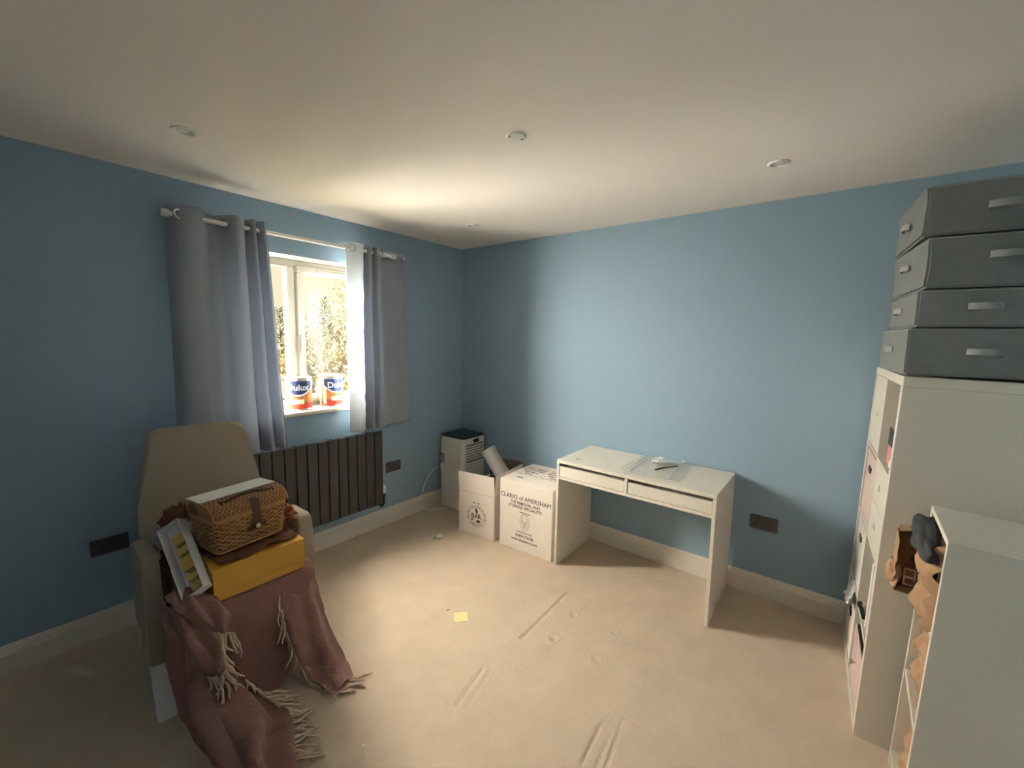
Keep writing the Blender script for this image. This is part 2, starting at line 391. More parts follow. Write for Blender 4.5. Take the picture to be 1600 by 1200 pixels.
def curtain(name, label, plan, botplan, z0, z1, mats, lining=None, seed=0, rings=(), hem=True):
    t = thing(name, label, 'curtain', (0, 0, 0), 0, None)
    top = spline([(x, y, 0) for x, y in plan], 7); bot = spline([(x, y, 0) for x, y in botplan], 7)
    n = len(top); NZ = 46; bm = B(); th = .0018
    L = []
    for k in range(NZ+1):
        f = k/NZ; row = []
        for i in range(n):
            p = top[i].lerp(bot[i], f); z = z1+(z0-z1)*f
            wv = noise.noise(Vector((p.x*5, z*1.4, seed)))*.010*min(1, f*2) + noise.noise(Vector((p.x*14, z*7, seed+5)))*.0022
            yy = min(p.y + wv, -.012)
            if z < .86 and p.x > -2.0 and False: yy = yy
            row.append(Vector((p.x + noise.noise(Vector((p.x*4, z*1.8, seed+9)))*.010*f, yy, z + (math.sin(i*.35)*.003 if k == NZ else 0))))
        L.append(row)
    def build(i0, i1, m, nm, wrinkle=0):
        bm = B(); A = []; C = []
        for k in range(NZ+1):
            ra = []; rb = []
            for i in range(i0, i1+1):
                p = L[k][i]; a = L[k][min(i+1, n-1)]-L[k][max(i-1, 0)]; nn = Vector((a.y, -a.x, 0)).normalized()
                if wrinkle: p = p + nn*wrinkle*(noise.noise(Vector((p.x*22, p.z*16, 3)))+.5*noise.noise(Vector((p.x*50, p.z*45, 8))))
                ra.append(bm.verts.new(p+nn*th)); rb.append(bm.verts.new(p-nn*th))
            A.append(ra); C.append(rb)
        w_ = i1-i0
        for k in range(NZ):
            for i in range(w_): bm.faces.new((A[k][i], A[k][i+1], A[k+1][i+1], A[k+1][i])); bm.faces.new((C[k][i], C[k+1][i], C[k+1][i+1], C[k][i+1]))
            for i in (0, w_): bm.faces.new((A[k][i], A[k+1][i], C[k+1][i], C[k][i]))
        for i in range(w_):
            for k in (0, NZ): bm.faces.new((A[k][i], A[k][i+1], C[k][i+1], C[k][i]))
        return obj(nm, bm, m, t, True)
    if lining: 
        i1 = lining*7
        o = build(0, i1, M_lining, 'lining', .006); o['label'] = 'crinkled white lining edge turned to the room'
        build(i1, n-1, M_curt, 'fabric')
    else: build(0, n-1, M_curt, 'fabric')
    for x, y, s in rings:
        bm = B(); m = frame_m((x, y, 2.165), (math.cos(s), math.sin(s), 0), (0, 0, 1))
        pr = []; K = 20; V = []
        for i in range(K):
            a = 2*PI*i/K; V.append([bm.verts.new(m @ Vector(((.0215+.0055*math.cos(b))*math.cos(a), (.0215+.0055*math.cos(b))*math.sin(a), .0035*math.sin(b)))) for b in [2*PI*j/8 for j in range(8)]])
        for i in range(K):
            for j in range(8): bm.faces.new((V[i][j], V[(i+1) % K][j], V[(i+1) % K][(j+1) % 8], V[i][(j+1) % 8]))
        obj('eyelet', bm, M_chrome, t, True)
    return t
pl = [(-2.225, -.045), (-2.20, -.115), (-2.155, -.135), (-2.105, -.13), (-2.075, -.09), (-2.045, -.035), (-1.995, -.035), (-1.968, -.09), (-1.935, -.135), (-1.895, -.128), (-1.878, -.09), (-1.868, -.045), (-1.855, -.085),
      (-1.84, -.13), (-1.825, -.11), (-1.815, -.055), (-1.80, -.10), (-1.785, -.135), (-1.768, -.10), (-1.758, -.05), (-1.742, -.06)]
bl = [(-2.245, -.045), (-2.215, -.105), (-2.165, -.13), (-2.11, -.125), (-2.07, -.09), (-2.02, -.06), (-1.985, -.065), (-1.955, -.12), (-1.91, -.14), (-1.875, -.13), (-1.86, -.09), (-1.845, -.045), (-1.83, -.085),
      (-1.80, -.13), (-1.775, -.11), (-1.76, -.055), (-1.745, -.10), (-1.72, -.135), (-1.70, -.10), (-1.688, -.05), (-1.672, -.06)]
curtain('eyelet_curtain', 'grey-blue eyelet curtain left of the window, hanging behind the armchair', pl, bl, .835, 2.215, None, None, 1,
        [(-2.188, -.124, .15), (-1.978, -.075, -1.0), (-1.873, -.068, -1.3), (-1.847, -.112, -1.0)])
pr_ = [(-1.25, -.10), (-1.20, -.128), (-1.15, -.125), (-1.115, -.105), (-1.103, -.05), (-1.088, -.06), (-1.076, -.125), (-1.062, -.125), (-1.05, -.055), (-1.035, -.06), (-1.022, -.13), (-.992, -.13), (-.972, -.06), (-.92, -.035), (-.85, -.038), (-.78, -.045), (-.715, -.05)]
br = [(-1.25, -.10), (-1.205, -.125), (-1.16, -.125), (-1.125, -.105), (-1.108, -.05), (-1.09, -.06), (-1.070, -.125), (-1.05, -.12), (-1.038, -.055), (-1.02, -.06), (-1.0, -.115), (-.965, -.11), (-.935, -.07), (-.88, -.05), (-.81, -.065), (-.74, -.06), (-.672, -.055)]
curtain('eyelet_curtain', 'grey-blue eyelet curtain right of the window showing its white lining edge', pr_, br, .852, 2.205, None, 3, 4,
        [(-1.215, -.122, -.35), (-.995, -.135, .1)])
# small round stud holding the outer corner of the right curtain
bm = B(); lathe(bm, [(.004, 0), (.004, .012), (.012, .016), (.014, .022), (.011, .028), (0, .030)], 16, axis_m((-.735, -.051, 2.172), (0, -1, 0)))
tag(obj('curtain_stud', bm, M_white, None, True, True), 'small round white stud at the top outer corner of the right curtain', 'stud')

# radiator
t = thing('radiator', 'dark grey flat-panel radiator on the wall under the window', 'radiator', (-1.45, -.06, .225))
PW = .0743
x = -.967; proto = None; k = 0
while x - PW > -1.94:
    if proto is None:
        bm = B(); box(bm, -PW/2+.0035, PW/2-.0035, -.013, .009, 0, .592, .004, 2); proto = obj('panel', bm, M_anth, t)
        p = proto
    else:
        p = proto.copy(); COL.objects.link(p); p.parent = t
    p.location = (x-PW/2+1.45, -.022, 0); x -= PW; k += 1
xe = x
for zz in (.045, .547):
    bm = B(); tube(bm, [(xe+1.455, .006, zz), (-.97+1.45, .006, zz)], .014, 10); obj('header_pipe', bm, M_anth, t, True)
for xb in (-1.82, -1.35, -1.05):
    for za in (.50, .01): bm = B(); box(bm, xb+1.45-.011, xb+1.45+.011, .012, .0595, za, za+.08, .003); obj('wall_bracket', bm, M_anth, t)
xx = -1.93; 
for i in range(k-1):
    bm = B(); box(bm, -.967-PW*(i+1)+1.45-.004, -.967-PW*(i+1)+1.45+.004, -.026, .002, .5925, .600, .001); obj('end_cap', bm, M_chrome, t)
    bm = B(); box(bm, -.967-PW*(i+1)+1.45-.003, -.967-PW*(i+1)+1.45+.003, -.020, .0, -.010, .003, .001); o_ = obj('end_cap', bm, M_chrome, t)
bm = B(); tube(bm, [(.484, .006, .045), (.512, .006, .045)], .011, 10); tube(bm, [(.512, .006, .070), (.512, .006, -.02), (.512, .03, -.05), (.512, .0575, -.05)], .009, 10); lathe(bm, [(.013, 0), (.013, .03)], 14, axis_m((.512, .006, .035), (0, 0, 1)))
obj('valve', bm, M_black, t, True, True)
bm = B(); lathe(bm, [(.014, 0), (.0165, .006), (.0165, .058), (.013, .066), (0, .068)], 18, axis_m((.512, .006, .068), (0, 0, 1))); obj('thermostat_head', bm, M_white, t, True, True)

# sockets (double, black nickel)
def socket(label, mtx, group=None, fused=False):
    t = thing('wall_socket', label, 'socket', (0, 0, 0)); t.matrix_world = mtx
    bm = B(); box(bm, -.073, .073, -.043, .043, 0, .007, .003, 2); obj('plate', bm, M_bronze, t)
    for s in (-1, 1):
        bm = B(); box(bm, s*.030-.006, s*.030+.006, .012, .030, .007, .011, .0015); obj('rocker_switch', bm, M_bronze, t)
        for q in ((-.003, .003, .001, .009), (-.012, -.006, -.016, -.012), (.006, .012, -.016, -.012)):
            bm = B(); box(bm, s*.034+q[0], s*.034+q[1], q[2], q[3], .0068, .0075); obj('pin_hole', bm, M_black, t)
    for s in (-1, 1):
        bm = B(); lathe(bm, [(.0035, 0), (.003, .0012)], 10, Matrix.Translation((s*.062, 0, .007))); obj('screw', bm, M_chrome, t)
    return t
def wall_m(c, xdir): return frame_m(c, xdir, (0, 0, 1))
socket('dark double wall socket beside the radiator', wall_m((-.807, -.0005, .474), (1, 0, 0)))
socket('dark double wall socket left of the armchair', wall_m((-2.540, -.0005, .470), (1, 0, 0)))
socket('dark double wall socket right of the desk', wall_m((-.0005, -2.588, .467), (0, -1, 0)))

# ceiling fixtures
def downlight(label, x, y, tilt=0.0):
    t = thing('ceiling_downlight', label, 'ceiling light', (x, y, H))
    bm = B(); K = 28; pf = [(.031, .012), (.031, -.004), (.036, -.007), (.043, -.006), (.046, 0)]
    lathe(bm, [(r, z) for r, z in pf], K, None, False); obj('trim_ring', bm, M_white, t, True, True)
    m = Matrix.Rotation(tilt, 4, 'X'); bm = B(); lathe(bm, [(.0305, .004), (.0305, .000), (.024, -.002)], K, m, False); lathe(bm, [(.024, -.0018), (.022, .006), (0, .007)], K, m, False)
    obj('lamp_face', bm, mat('unlit_lamp_lens', (176, 172, 164), .3), t, True, True)
    return t
downlight('round recessed ceiling light, nearest the left curtain', -2.301, -.702, .15)
downlight('small round ceiling light by the far room corner', -.583, -.675, .1)
downlight('round recessed ceiling light above the desk', -.584, -2.579, .25)
t = thing('ceiling_cover_plate', 'round white cover plate with two dark screws mid ceiling', 'cover plate', (-1.48, -1.765, H))
bm = B(); lathe(bm, [(.040, 0), (.040, -.003), (.037, -.006), (0, -.006)], 30); obj('plate', bm, M_white, t, True, True)
for s in (-1, 1):
    bm = B(); lathe(bm, [(.0042, -.0055), (.0042, -.0075), (0, -.0078)], 12, Matrix.Translation((s*.024, -s*.013, 0))); obj('screw', bm, M_black, t)

# ================================================================ OUTSIDE
bm = B(); box(bm, -30, 70, 3, 110, -3.2, -3.0)
g = obj('garden_ground', bm, mat('pale_lawn', (90, 90, 62), 1, var=.2, vscale=.6)); g['kind'] = 'structure'
M_twig = mat('bare_twigs', (58, 48, 36), .9, var=.3, vscale=2)
M_leafp = mat('pale_winter_foliage', (122, 110, 76), .9, var=.25, vscale=1.5)
M_conif = mat('grey_green_needles', (64, 68, 48), .9, var=.3, vscale=2)
M_wood = mat('weathered_post_wood', (124, 110, 84), .9, var=.15, vscale=4)
def leaf_cloud(bm, pts, size, rnd):
    for p in pts:
        a = Vector((rnd.uniform(-1, 1), rnd.uniform(-1, 1), rnd.uniform(-1, 1))).normalized(); b = a.cross(Vector((rnd.uniform(-1, 1), rnd.uniform(-1, 1), .3))).normalized(); s = size*rnd.uniform(.5, 1.3)
        v = [bm.verts.new(p+a*s), bm.verts.new(p+b*s*.5), bm.verts.new(p-a*s), bm.verts.new(p-b*s*.5)]; bm.faces.new(v)
def bare_tree(name, label, x, y, h, seed, spread=1.0, leaves=900):
    rnd = random.Random(seed); t = thing(name, label, 'tree', (x, y, -3.0), 0, 'trees beyond the window')
    bm = B(); tips = []
    def grow(p, d, L, r, lv):
        n = 4; pts = [p]; q = p.copy(); dd = d.copy()
        for i in range(n):
            dd = (dd + Vector((rnd.uniform(-.16, .16), rnd.uniform(-.16, .16), rnd.uniform(-.02, .12)))).normalized(); q = q + dd*L/n; pts.append(q.copy())
        tube(bm, pts, [max(.006, r*(1-.5*i/n)) for i in range(n+1)], 4 if lv else 7, False)
        tips.extend(pts[1:])
        if lv < 4:
            for k in range(3 if lv else 6):
                i = rnd.randint(1, n); a = rnd.uniform(0, 2*PI); sp = rnd.uniform(.5, 1.0)*spread
                nd = (dd + Vector((math.cos(a)*sp, math.sin(a)*sp, rnd.uniform(-.1, .5)))).normalized()
                grow(pts[i], nd, L*rnd.uniform(.5, .75), r*.5, lv+1)
    grow(Vector((0, 0, 0)), Vector((0, 0, 1)), h*.5, h*.016, 0)
    obj('branches', bm, M_twig, t)
    bm = B(); leaf_cloud(bm, [tips[rnd.randrange(len(tips))] + Vector((rnd.gauss(0, .22), rnd.gauss(0, .22), rnd.gauss(0, .22))) for _ in range(leaves)], .09, rnd)
    o = obj('foliage', bm, M_leafp, t); o['kind'] = 'stuff'
    return t
def conifer(name, label, x, y, h, seed, rad=1.5):
    rnd = random.Random(seed); t = thing(name, label, 'tree', (x, y, -3.0), 0, 'trees beyond the window')
    bm = B(); tube(bm, [(0, 0, 0), (0, 0, h)], [h*.018, .01], 7); obj('trunk', bm, M_twig, t)
    bm = B(); z = .6
    while z < h-.1:
        f = 1-z/h; L = rad*f**.8+.12
        for k in range(6):
            a = rnd.uniform(0, 2*PI); d = Vector((math.cos(a), math.sin(a), .25+.5*(1-f))).normalized(); LL = L*rnd.uniform(.6, 1.1)
            p0 = Vector((0, 0, z)); tube(bm, [p0, p0+d*LL*.6, p0+d*LL+Vector((0, 0, .08))], [.03*f+.008, .018*f+.006, .004], 4, False)
            for s in range(11):
                q = p0+d*LL*(.2+.08*s); e = Vector((-d.y, d.x, rnd.uniform(-.3, .4)))*(rnd.choice((-1, 1)))
                L2 = LL*.28*(1.05-s/12)+.04; w_ = Vector((0, 0, .022))
                tip = q+(e+d*.7).normalized()*L2
                v = [bm.verts.new(q-w_), bm.verts.new(q+w_), bm.verts.new(tip)]; bm.faces.new(v)
        z += .13+.12*f
    o = obj('needle_branches', bm, M_conif, t); o['kind'] = 'stuff'
    return t
conifer('conifer_tree', 'spiky conifer rising above the other trees outside the window', 9.3, 20, 6.65, 3, 1.7)
conifer('conifer_tree', 'shorter conifer left of the spiky one outside the right pane', 8.45, 21, 5.9, 4, 1.4)
conifer('conifer_tree', 'conifer seen through the left window pane', 6.9, 20, 5.9, 9, 1.5)
bare_tree('bare_tree', 'bare spreading tree at the right of the window view', 10.9, 20.5, 6.3, 5, 1.2, 2600)
bare_tree('bare_tree', 'twiggy tree seen low through the left window pane', 6.4, 18, 4.8, 6, 1.0, 2600)
bare_tree('bare_tree', 'leafy twiggy tree filling the middle of the right pane', 8.3, 17, 4.3, 8, 1.1, 3200)
bare_tree('bare_tree', 'low twiggy tree behind the paint tins outside', 9.0, 15.5, 3.6, 12, 1.2, 3200)
bare_tree('bare_tree', 'tree whose tangled crown meets the right curtain edge', 12.2, 21.5, 6.0, 13, 1.2, 2600)
for hx, hy, hh, sd, lb in ((9.8, 23, 4.6, 21, 'dense pale hedge closing the garden view behind the trees'),):
    rnd = random.Random(sd); bm = B(); pts = []
    for _ in range(26000):
        x = rnd.uniform(-6, 9); top = hh + noise.noise(Vector((x*.7, 0, sd)))*.7
        pts.append(Vector((x, rnd.gauss(0, .5), rnd.uniform(0, 1)**.8*top)))
    leaf_cloud(bm, pts, .17, rnd)
    o = obj('garden_hedge', bm, M_leafp); o.location = (hx, hy, -3.0); tag(o, lb, 'hedge', None, 'stuff')
t = thing('timber_frame', 'pale timber post and rail frame standing among the garden trees', 'frame', (8.1, 15, -3.0))
for xp in (-.28, .02):
    bm = B(); box(bm, xp-.07, xp+.07, -.07, .07, 0, 4.55, .01); obj('post', bm, M_wood, t)
for zr in (3.15, 4.25):
    bm = B(); box(bm, .09, 2.6, -.05, .05, zr-.045, zr+.045, .01); obj('rail', bm, M_wood, t)
bm = B(); box(bm, 2.5, 2.64, -.07, .07, 0, 4.3, .01); obj('post', bm, M_wood, t)

# ================================================================ PAINT TINS ON THE SILL
M_tin = mat('tin_metal', (200, 196, 190), .3, metal=.7)
M_navy = mat('navy_label_band', (44, 58, 104), .4); M_orange = mat('orange_label_print', (222, 116, 58), .4); M_red = mat('red_label_base', (196, 66, 44), .4)
M_brownl = mat('wood_photo_label', (196, 128, 66), .4, var=.35, vscale=30); M_cream = mat('cream_tin_lid', (250, 240, 208), .4); M_text = mat('white_label_lettering', (245, 245, 245), .5)
def cylpatch(bm, r, a0, a1, zl, zh, n=24, th=.0006):
    A = []
    for i in range(n+1):
        f = i/n; a = a0+(a1-a0)*f
        A.append([bm.verts.new((q*math.cos(a), q*math.sin(a), z)) for q, z in ((r, zl(f)), (r+th, zl(f)), (r+th, zh(f)), (r, zh(f)))])
    for p, q in zip(A, A[1:]):
        for k in range(4): bm.faces.new((p[k], q[k], q[(k+1) % 4], p[(k+1) % 4]))
    bm.faces.new(A[0]); bm.faces.new(A[-1][::-1])
def paint_tin(label, x, y, r, h, ca, lid):
    t = thing('paint_tin', label, 'paint tin', (x, y, WZ0), R(ca))
    bm = B(); lathe(bm, [(r*.97, 0), (r, .003), (r, .006), (r-.002, .009), (r-.002, h-.010), (r+.001, h-.006), (r+.001, h-.001), (r-.004, h)], 40); obj('can', bm, M_tin, t, True, True)
    bm = B(); lathe(bm, [(r-.010, h-.004), (r-.008, h+.003), (r-.014, h+.006), (0, h+.006)] if lid else [(r-.006, h-.006), (r-.004, h+.002), (r-.010, h+.002), (r-.016, h-.003), (0, h-.003)], 40); obj('lid', bm, M_cream if lid else M_tin, t, True, True)
    hh = h; W_ = 1.5
    bm = B(); cylpatch(bm, r-.002, -W_, W_, lambda f: .055*hh, lambda f: .24*hh); o = obj('label_base', bm, M_red, t); o['label'] = 'red foot of the label'
    bm = B(); cylpatch(bm, r-.002, -W_, W_, lambda f: .24*hh, lambda f: .62*hh); o = obj('label_picture', bm, M_brownl, t); o['label'] = 'orange-brown wood picture on the label'
    sw = lambda f: (.60-.12*math.sin(PI*f)+.10*abs(2*f-1)**2)*hh
    bm = B(); cylpatch(bm, r-.0014, -1.15, 1.15, lambda f: sw(f)-.045*hh, sw); obj('label_swoosh', bm, M_text, t)
    bm = B(); cylpatch(bm, r-.0012, -1.15, 1.15, sw, lambda f: .90*hh); obj('label_band', bm, M_navy, t)
    bm = B(); cylpatch(bm, r-.0012, -.55, .45, lambda f: .20*hh, lambda f: .34*hh, 12); obj('white_sticker', bm, M_cream, t)
    bm = B(); cylpatch(bm, r-.0012, -1.3, -.95, lambda f: .10*hh, lambda f: .60*hh, 8); obj('side_strip', bm, M_cream, t)
    def bend(v): a = v.x/r; q = r+.0002+v.z; return Vector((q*math.cos(a), q*math.sin(a), .70*hh+v.y))
    obj('lettering', text_bm('Dulux', .058, None, .0006, bend, offset=.0012), M_text, t)
    def bend2(v): a = v.x/r; q = r-.0006+v.z; return Vector((q*math.cos(a), q*math.sin(a), .40*hh+v.y))
    obj('small_print', text_bm('5 YEAR', .017, None, .0006, bend2), M_ink, t)
    bm = B(); pts = [(0, (r+.003)*math.cos(a), h*.80-(r*.55)*math.sin(a)) for a in [PI*i/16 for i in range(17)]]
    pts = [((r+.004)*-math.sin(PI*i/16)*.99, (r+.004)*math.cos(PI*i/16), h*.86-.05*math.sin(PI*i/16)) for i in range(17)]
    tube(bm, pts, .0016, 6); obj('wire_handle', bm, M_chrome, t, True)
    return t
paint_tin('metal-lidded paint tin partly behind the left curtain', -1.512, .095, .083, .226, 240, False)
paint_tin('paint tin with a cream lid and navy label, right-hand one on the sill', -1.275, .098, .083, .226, 273, True)

# ================================================================ DESK
DX, DYL, DYR, DZ = -.5185, -1.420, -2.4175, .75
t = thing('desk', 'white two-drawer desk against the blue wall', 'desk', (DX, DYL, 0))
def dbox(name, x0, x1, y0, y1, z0, z1, m=M_furn, bev=.0015, parent=None):
    bm = B(); box(bm, x0, x1, y0, y1, z0, z1, bev); return obj(name, bm, m, parent or t)
D_ = .495; W_ = DYL-DYR
dbox('desktop', 0, D_, -W_, 0, DZ-.022, DZ)
dbox('side_panel', 0, D_, -.018, 0, 0, DZ-.0225, bev=.001); dbox('side_panel', 0, D_, -W_, -W_+.018, 0, DZ-.0225, bev=.001)
dbox('bottom_rail', .0, D_-.02, -W_+.0185, -.0185, .617, .635); dbox('divider', 0, D_-.03, -.4995, -.4815, .6355, DZ-.0225)
dbox('back_panel', D_-.018, D_, -W_+.0185, -.0185, .6355, DZ-.0225)
for y0, y1 in ((-.479, -.0205), (-W_+.0205, -.502)):
    d = dbox('drawer', .004, .019, y0, y1, .638, .706, bev=.002)
    dbox('drawer_box', .019, .40, y0+.012, y1-.012, .642, .690, M_furn, .001, d)
bm = B(); lathe(bm, [(.005, 0), (.005, .008)], 12, axis_m((.03, -.0195, .06), (0, -1, 0))); obj('screw_cap', bm, M_furnin, t)

# clear zip bag with tools on the desk
t = thing('zip_bag', 'clear zip-seal plastic bag lying flat on the desktop', 'plastic bag', (-.235, -1.99, DZ+.001))
O_ = Vector((-.235, -1.99, 0))
def zq(x, y, z=0): return (x+.235, y+1.99, z)
M_ = B(); g_ = [[zq(-.50, -1.88), zq(-.27, -1.86), zq(-.04, -1.85)], [zq(-.47, -2.03, .004), zq(-.25, -2.02, .012), zq(-.04, -2.0, .006)], [zq(-.44, -2.20), zq(-.25, -2.19, .002), zq(-.05, -2.16)]]
rows = g_
def sheet_flat(bm, grid, nu, nv, amp, seed, th=.0006):
    rws = [spline(r, nu) for r in grid]; cls = [spline([rws[j][i] for j in range(len(rws))], nv) for i in range(len(rws[0]))]
    A = []; C = []
    for i, c in enumerate(cls):
        ra = []; rb = []
        for j, p in enumerate(c):
            q = p + Vector((0, 0, abs(noise.noise(Vector((p.x*22, p.y*22, seed))))*amp + .0006)); ra.append(bm.verts.new(q + Vector((0, 0, th)))); rb.append(bm.verts.new(q))
        A.append(ra); C.append(rb)
    W, Hh = len(A), len(A[0])
    for i in range(W-1):
        for j in range(Hh-1): bm.faces.new((A[i][j], A[i+1][j], A[i+1][j+1], A[i][j+1])); bm.faces.new((C[i][j], C[i][j+1], C[i+1][j+1], C[i+1][j]))
sheet_flat(M_, g_, 8, 8, .010, 3); obj('film', M_, M_zip, t, True)
M_seal = mat('milky_plastic_seal', (232, 234, 234), .35)
for a, b in (((-.435, -1.842), (-.025, -1.842)), ((-.445, -1.905), (-.12, -1.893)), ((-.44, -2.137), (-.03, -2.106))):
    bm = B(); tube(bm, [zq(a[0], a[1], .007), zq((a[0]+b[0])/2, (a[1]+b[1])/2+.004, .009), zq(b[0], b[1], .007)], .0032, 6); obj('seal_strip', bm, M_seal, t, True)
bm = B(); lathe(bm, [(.010, 0), (.011, .003), (.008, .004), (.006, .002)], 16, Matrix.Translation(zq(-.032, -2.108, .012))); obj('hang_tab', bm, M_seal, t, True)
bm = B(); crumple(bm, (-.165, -2.002, DZ+.026), .06, .055, .021, 4, .5, 5, 3); tag(obj('crumpled_wrapper', bm, M_crum), 'crumpled ball of clear plastic lying on the zip bag', 'wrapper')
bm = B(); tube(bm, [(-.358, -2.030, DZ+.020), (-.30, -2.055, DZ+.022), (-.262, -2.077, DZ+.022)], .0052, 8); tube(bm, [(-.262, -2.077, DZ+.022), (-.225, -2.097, DZ+.022), (-.19, -2.115, DZ+.020)], .0035, 8)
tag(obj('hex_key', bm, M_black, None, True), 'slim dark tool lying on the clear zip bag', 'tool')
bm = B(); tube(bm, [(-.415, -1.545, DZ+.0012), (-.428, -1.537, DZ+.0012), (-.430, -1.522, DZ+.0012), (-.422, -1.512, DZ+.0012), (-.413, -1.515, DZ+.0012)], .0012, 6)
tag(obj('metal_clip', bm, mat('dull_grey_metal', (130, 126, 120), .4, metal=.6), None, True), 'tiny curled grey clip near the left end of the desktop', 'clip')

# ================================================================ AIR CONDITIONER
t = thing('air_conditioner', 'white portable air conditioner with black top in the room corner', 'air conditioner', (-.19, -.203, 0))
def rrect(w, d, r, n=6):
    p = []
    for cx, cy, a0 in ((w-r, d-r, 0), (-w+r, d-r, 90), (-w+r, -d+r, 180), (w-r, -d+r, 270)):
        for i in range(n+1): a = R(a0+90*i/n); p.append((cx+r*math.cos(a), cy+r*math.sin(a)))
    return p
AW, AD = .147, .15
bm = B(); poly_prism(bm, rrect(AW, AD, .035), .655, Matrix.Translation((0, 0, .012))); obj('casing', bm, mat('ac_white_plastic', (224, 220, 208), .4), t, True, True)
bm = B(); poly_prism(bm, rrect(AW-.002, AD-.002, .034), .012, Matrix.Translation((0, 0, .667))); obj('control_top', bm, mat('ac_black_top', (34, 40, 46), .35), t, True, True)
bm = B(); poly_prism(bm, rrect(AW-.015, AD-.015, .03), .012, Matrix.Identity(4)); obj('base', bm, M_black, t)
bm = B(); poly_prism(bm, [(-.020+x, y) for x, y in rrect(.036, .017, .0165)], .004, frame_m((.035, -AD-.002, .638), (1, 0, 0), (0, 0, 1))); obj('carry_handle', bm, M_black, t, True, True)
bm = B(); box(bm, -.10, .115, -AD-.001, -AD+.002, .455, .61); g2 = obj('grille_backing', bm, M_black, t)
for k in range(6):
    z = .602-.0235*k
    bm = B(); box(bm, -.10, .115, -AD-.008, -AD-.001, z-.017, z, .002); obj('slat', bm, _M['ac_white_plastic'], t)
bm = B(); box(bm, -AW-.001, -AW+.002, .085, .135, .42, .50); o = obj('rating_label', bm, mat('grey_sticker', (150, 150, 148), .5), t)
bm = B(); box(bm, -AW-.0016, -AW+.001, .085, .135, .495, .502); obj('label_stripe', bm, M_ink, t)
bm = B(); box(bm, -AW-.001, -AW+.002, .085, .135, .33, .405); obj('warning_label', bm, M_white, t)
bm = B(); poly_prism(bm, [(-.008, -.008), (.008, -.008), (0, .009)], .001, frame_m((-AW-.001, .118, .35), (0, -1, 0), (0, 0, 1))); obj('warning_triangle', bm, M_ink, t)
bm = B(); box(bm, -AW-.003, -AW+.003, -.04, .06, .592, .604, .0025, 2); obj('side_grip', bm, _M['ac_white_plastic'], t)
bm = B(); pts = spline([(-.338, -.05, .372), (-.39, -.035, .355), (-.47, -.028, .28), (-.513, -.03, .19), (-.52, -.035, .10), (-.50, -.06, .02), (-.46, -.10, .006), (-.38, -.13, .005), (-.33, -.17, .006)], 8); tube(bm, pts, .0035, 8)
tag(obj('power_cable', bm, M_white, None, True), 'thin white cable looping from the air conditioner to the floor', 'cable')

# ================================================================ REMOVAL BOXES
def printed(t, name, s, size, m, bold=0, sx=1, label=None):
    o = obj(name, text_bm(s, size, m, .0005, None, offset=bold, sx=sx), M_ink, t)
    return o
# open box (local frame: x along the visible face to the right, y up, z out of the face)
a0 = Vector((-.584, -.556, 0)); a1 = Vector((-.534, -.885, 0)); W_ = (a1-a0).length; ang = math.atan2((a1-a0).y, (a1-a0).x)
t = thing('cardboard_box', 'open white removal box with a round printed emblem and raised flaps', 'cardboard box', a0, ang)
BD = .46; BH = .345; th = .005
def cb(name, x0, x1, y0, y1, z0, z1, m=M_card, mtx=None, parent=None):
    bm = B(); box(bm, x0, x1, y0, y1, z0, z1, .0008, mtx=mtx); return obj(name, bm, m, parent or t)
cb('base', 0, W_, 0, BD, .001, .001+th); cb('front_wall', 0, W_, 0, th, 0.006, BH); cb('back_wall', 0, W_, BD-th, BD, .006, BH)
cb('side_wall', 0, th, th, BD-th, .006, BH); cb('side_wall', W_-th, W_, th, BD-th, .006, BH)
cb('inner_lining', th+.0005, W_-th-.0005, BD-th-.0015, BD-th-.0005, .01, BH, M_cardin)
cb('flap', -.001, W_-.002, 0, th, 0, .158, M_card, Matrix.Translation((-.0, .002, BH+.001)) @ Matrix.Rotation(R(4), 4, 'X') @ Matrix.Rotation(R(0), 4, 'Y'))
cb('flap', 0, W_, 0, th, 0, .160, M_cardin, Matrix.Translation((0, BD-th, BH+.001)) @ Matrix.Rotation(R(-4), 4, 'X'))
cb('flap', 0, th, .0, BD-.02, 0, .158, M_card, Matrix.Translation((W_-th, .006, BH+.001)) @ Matrix.Rotation(R(3), 4, 'Y'))
cb('flap', -th, 0, 0.01, BD-.01, -.15, 0, M_card, Matrix.Translation((-.002, 0, BH)) @ Matrix.Rotation(R(20), 4, 'Y'))
# logo
LC = (W_*.50, .165)
def fm(cx, cz, rot=0, d=.0006): return Matrix.Translation((cx, -d, cz)) @ Matrix.Rotation(R(90), 4, 'X') @ Matrix.Rotation(rot, 4, 'Z')
def ringb(bm, r0, r1, cx, cz, a0=0, a1=2*PI, n=48, d=.0006):
    V = []
    full = abs(a1-a0-2*PI) < 1e-6
    for i in range(n+1):
        a = a0+(a1-a0)*i/n
        V.append([bm.verts.new((cx+r*math.cos(a), -d, cz+r*math.sin(a))) for r in (r0, r1)])
    for p, q in zip(V, V[1:]): bm.faces.new((p[0], p[1], q[1], q[0]))
bm = B(); ringb(bm, .0655, .0675, *LC); ringb(bm, .088, .0895, *LC, R(200), R(385)); ringb(bm, .0925, .0935, *LC, R(300), R(380)); obj('logo_ring', bm, M_ink, t)
bm = B()
def arc_text(s, r, start, step, size, flip=False, bold=.0004):
    for i, ch in enumerate(s):
        if ch == ' ': continue
        a = start + i*step if flip else start - i*step
        m = fm(LC[0]+r*math.cos(a), LC[1]+r*math.sin(a), (a+PI/2) if flip else (a-PI/2))
        merge(bm, text_bm(ch, size, m, .0004, None, offset=bold*.5))
arc_text('THE BRITISH ASSOCIATION OF', .0775, R(205), R(8.9), .0165)
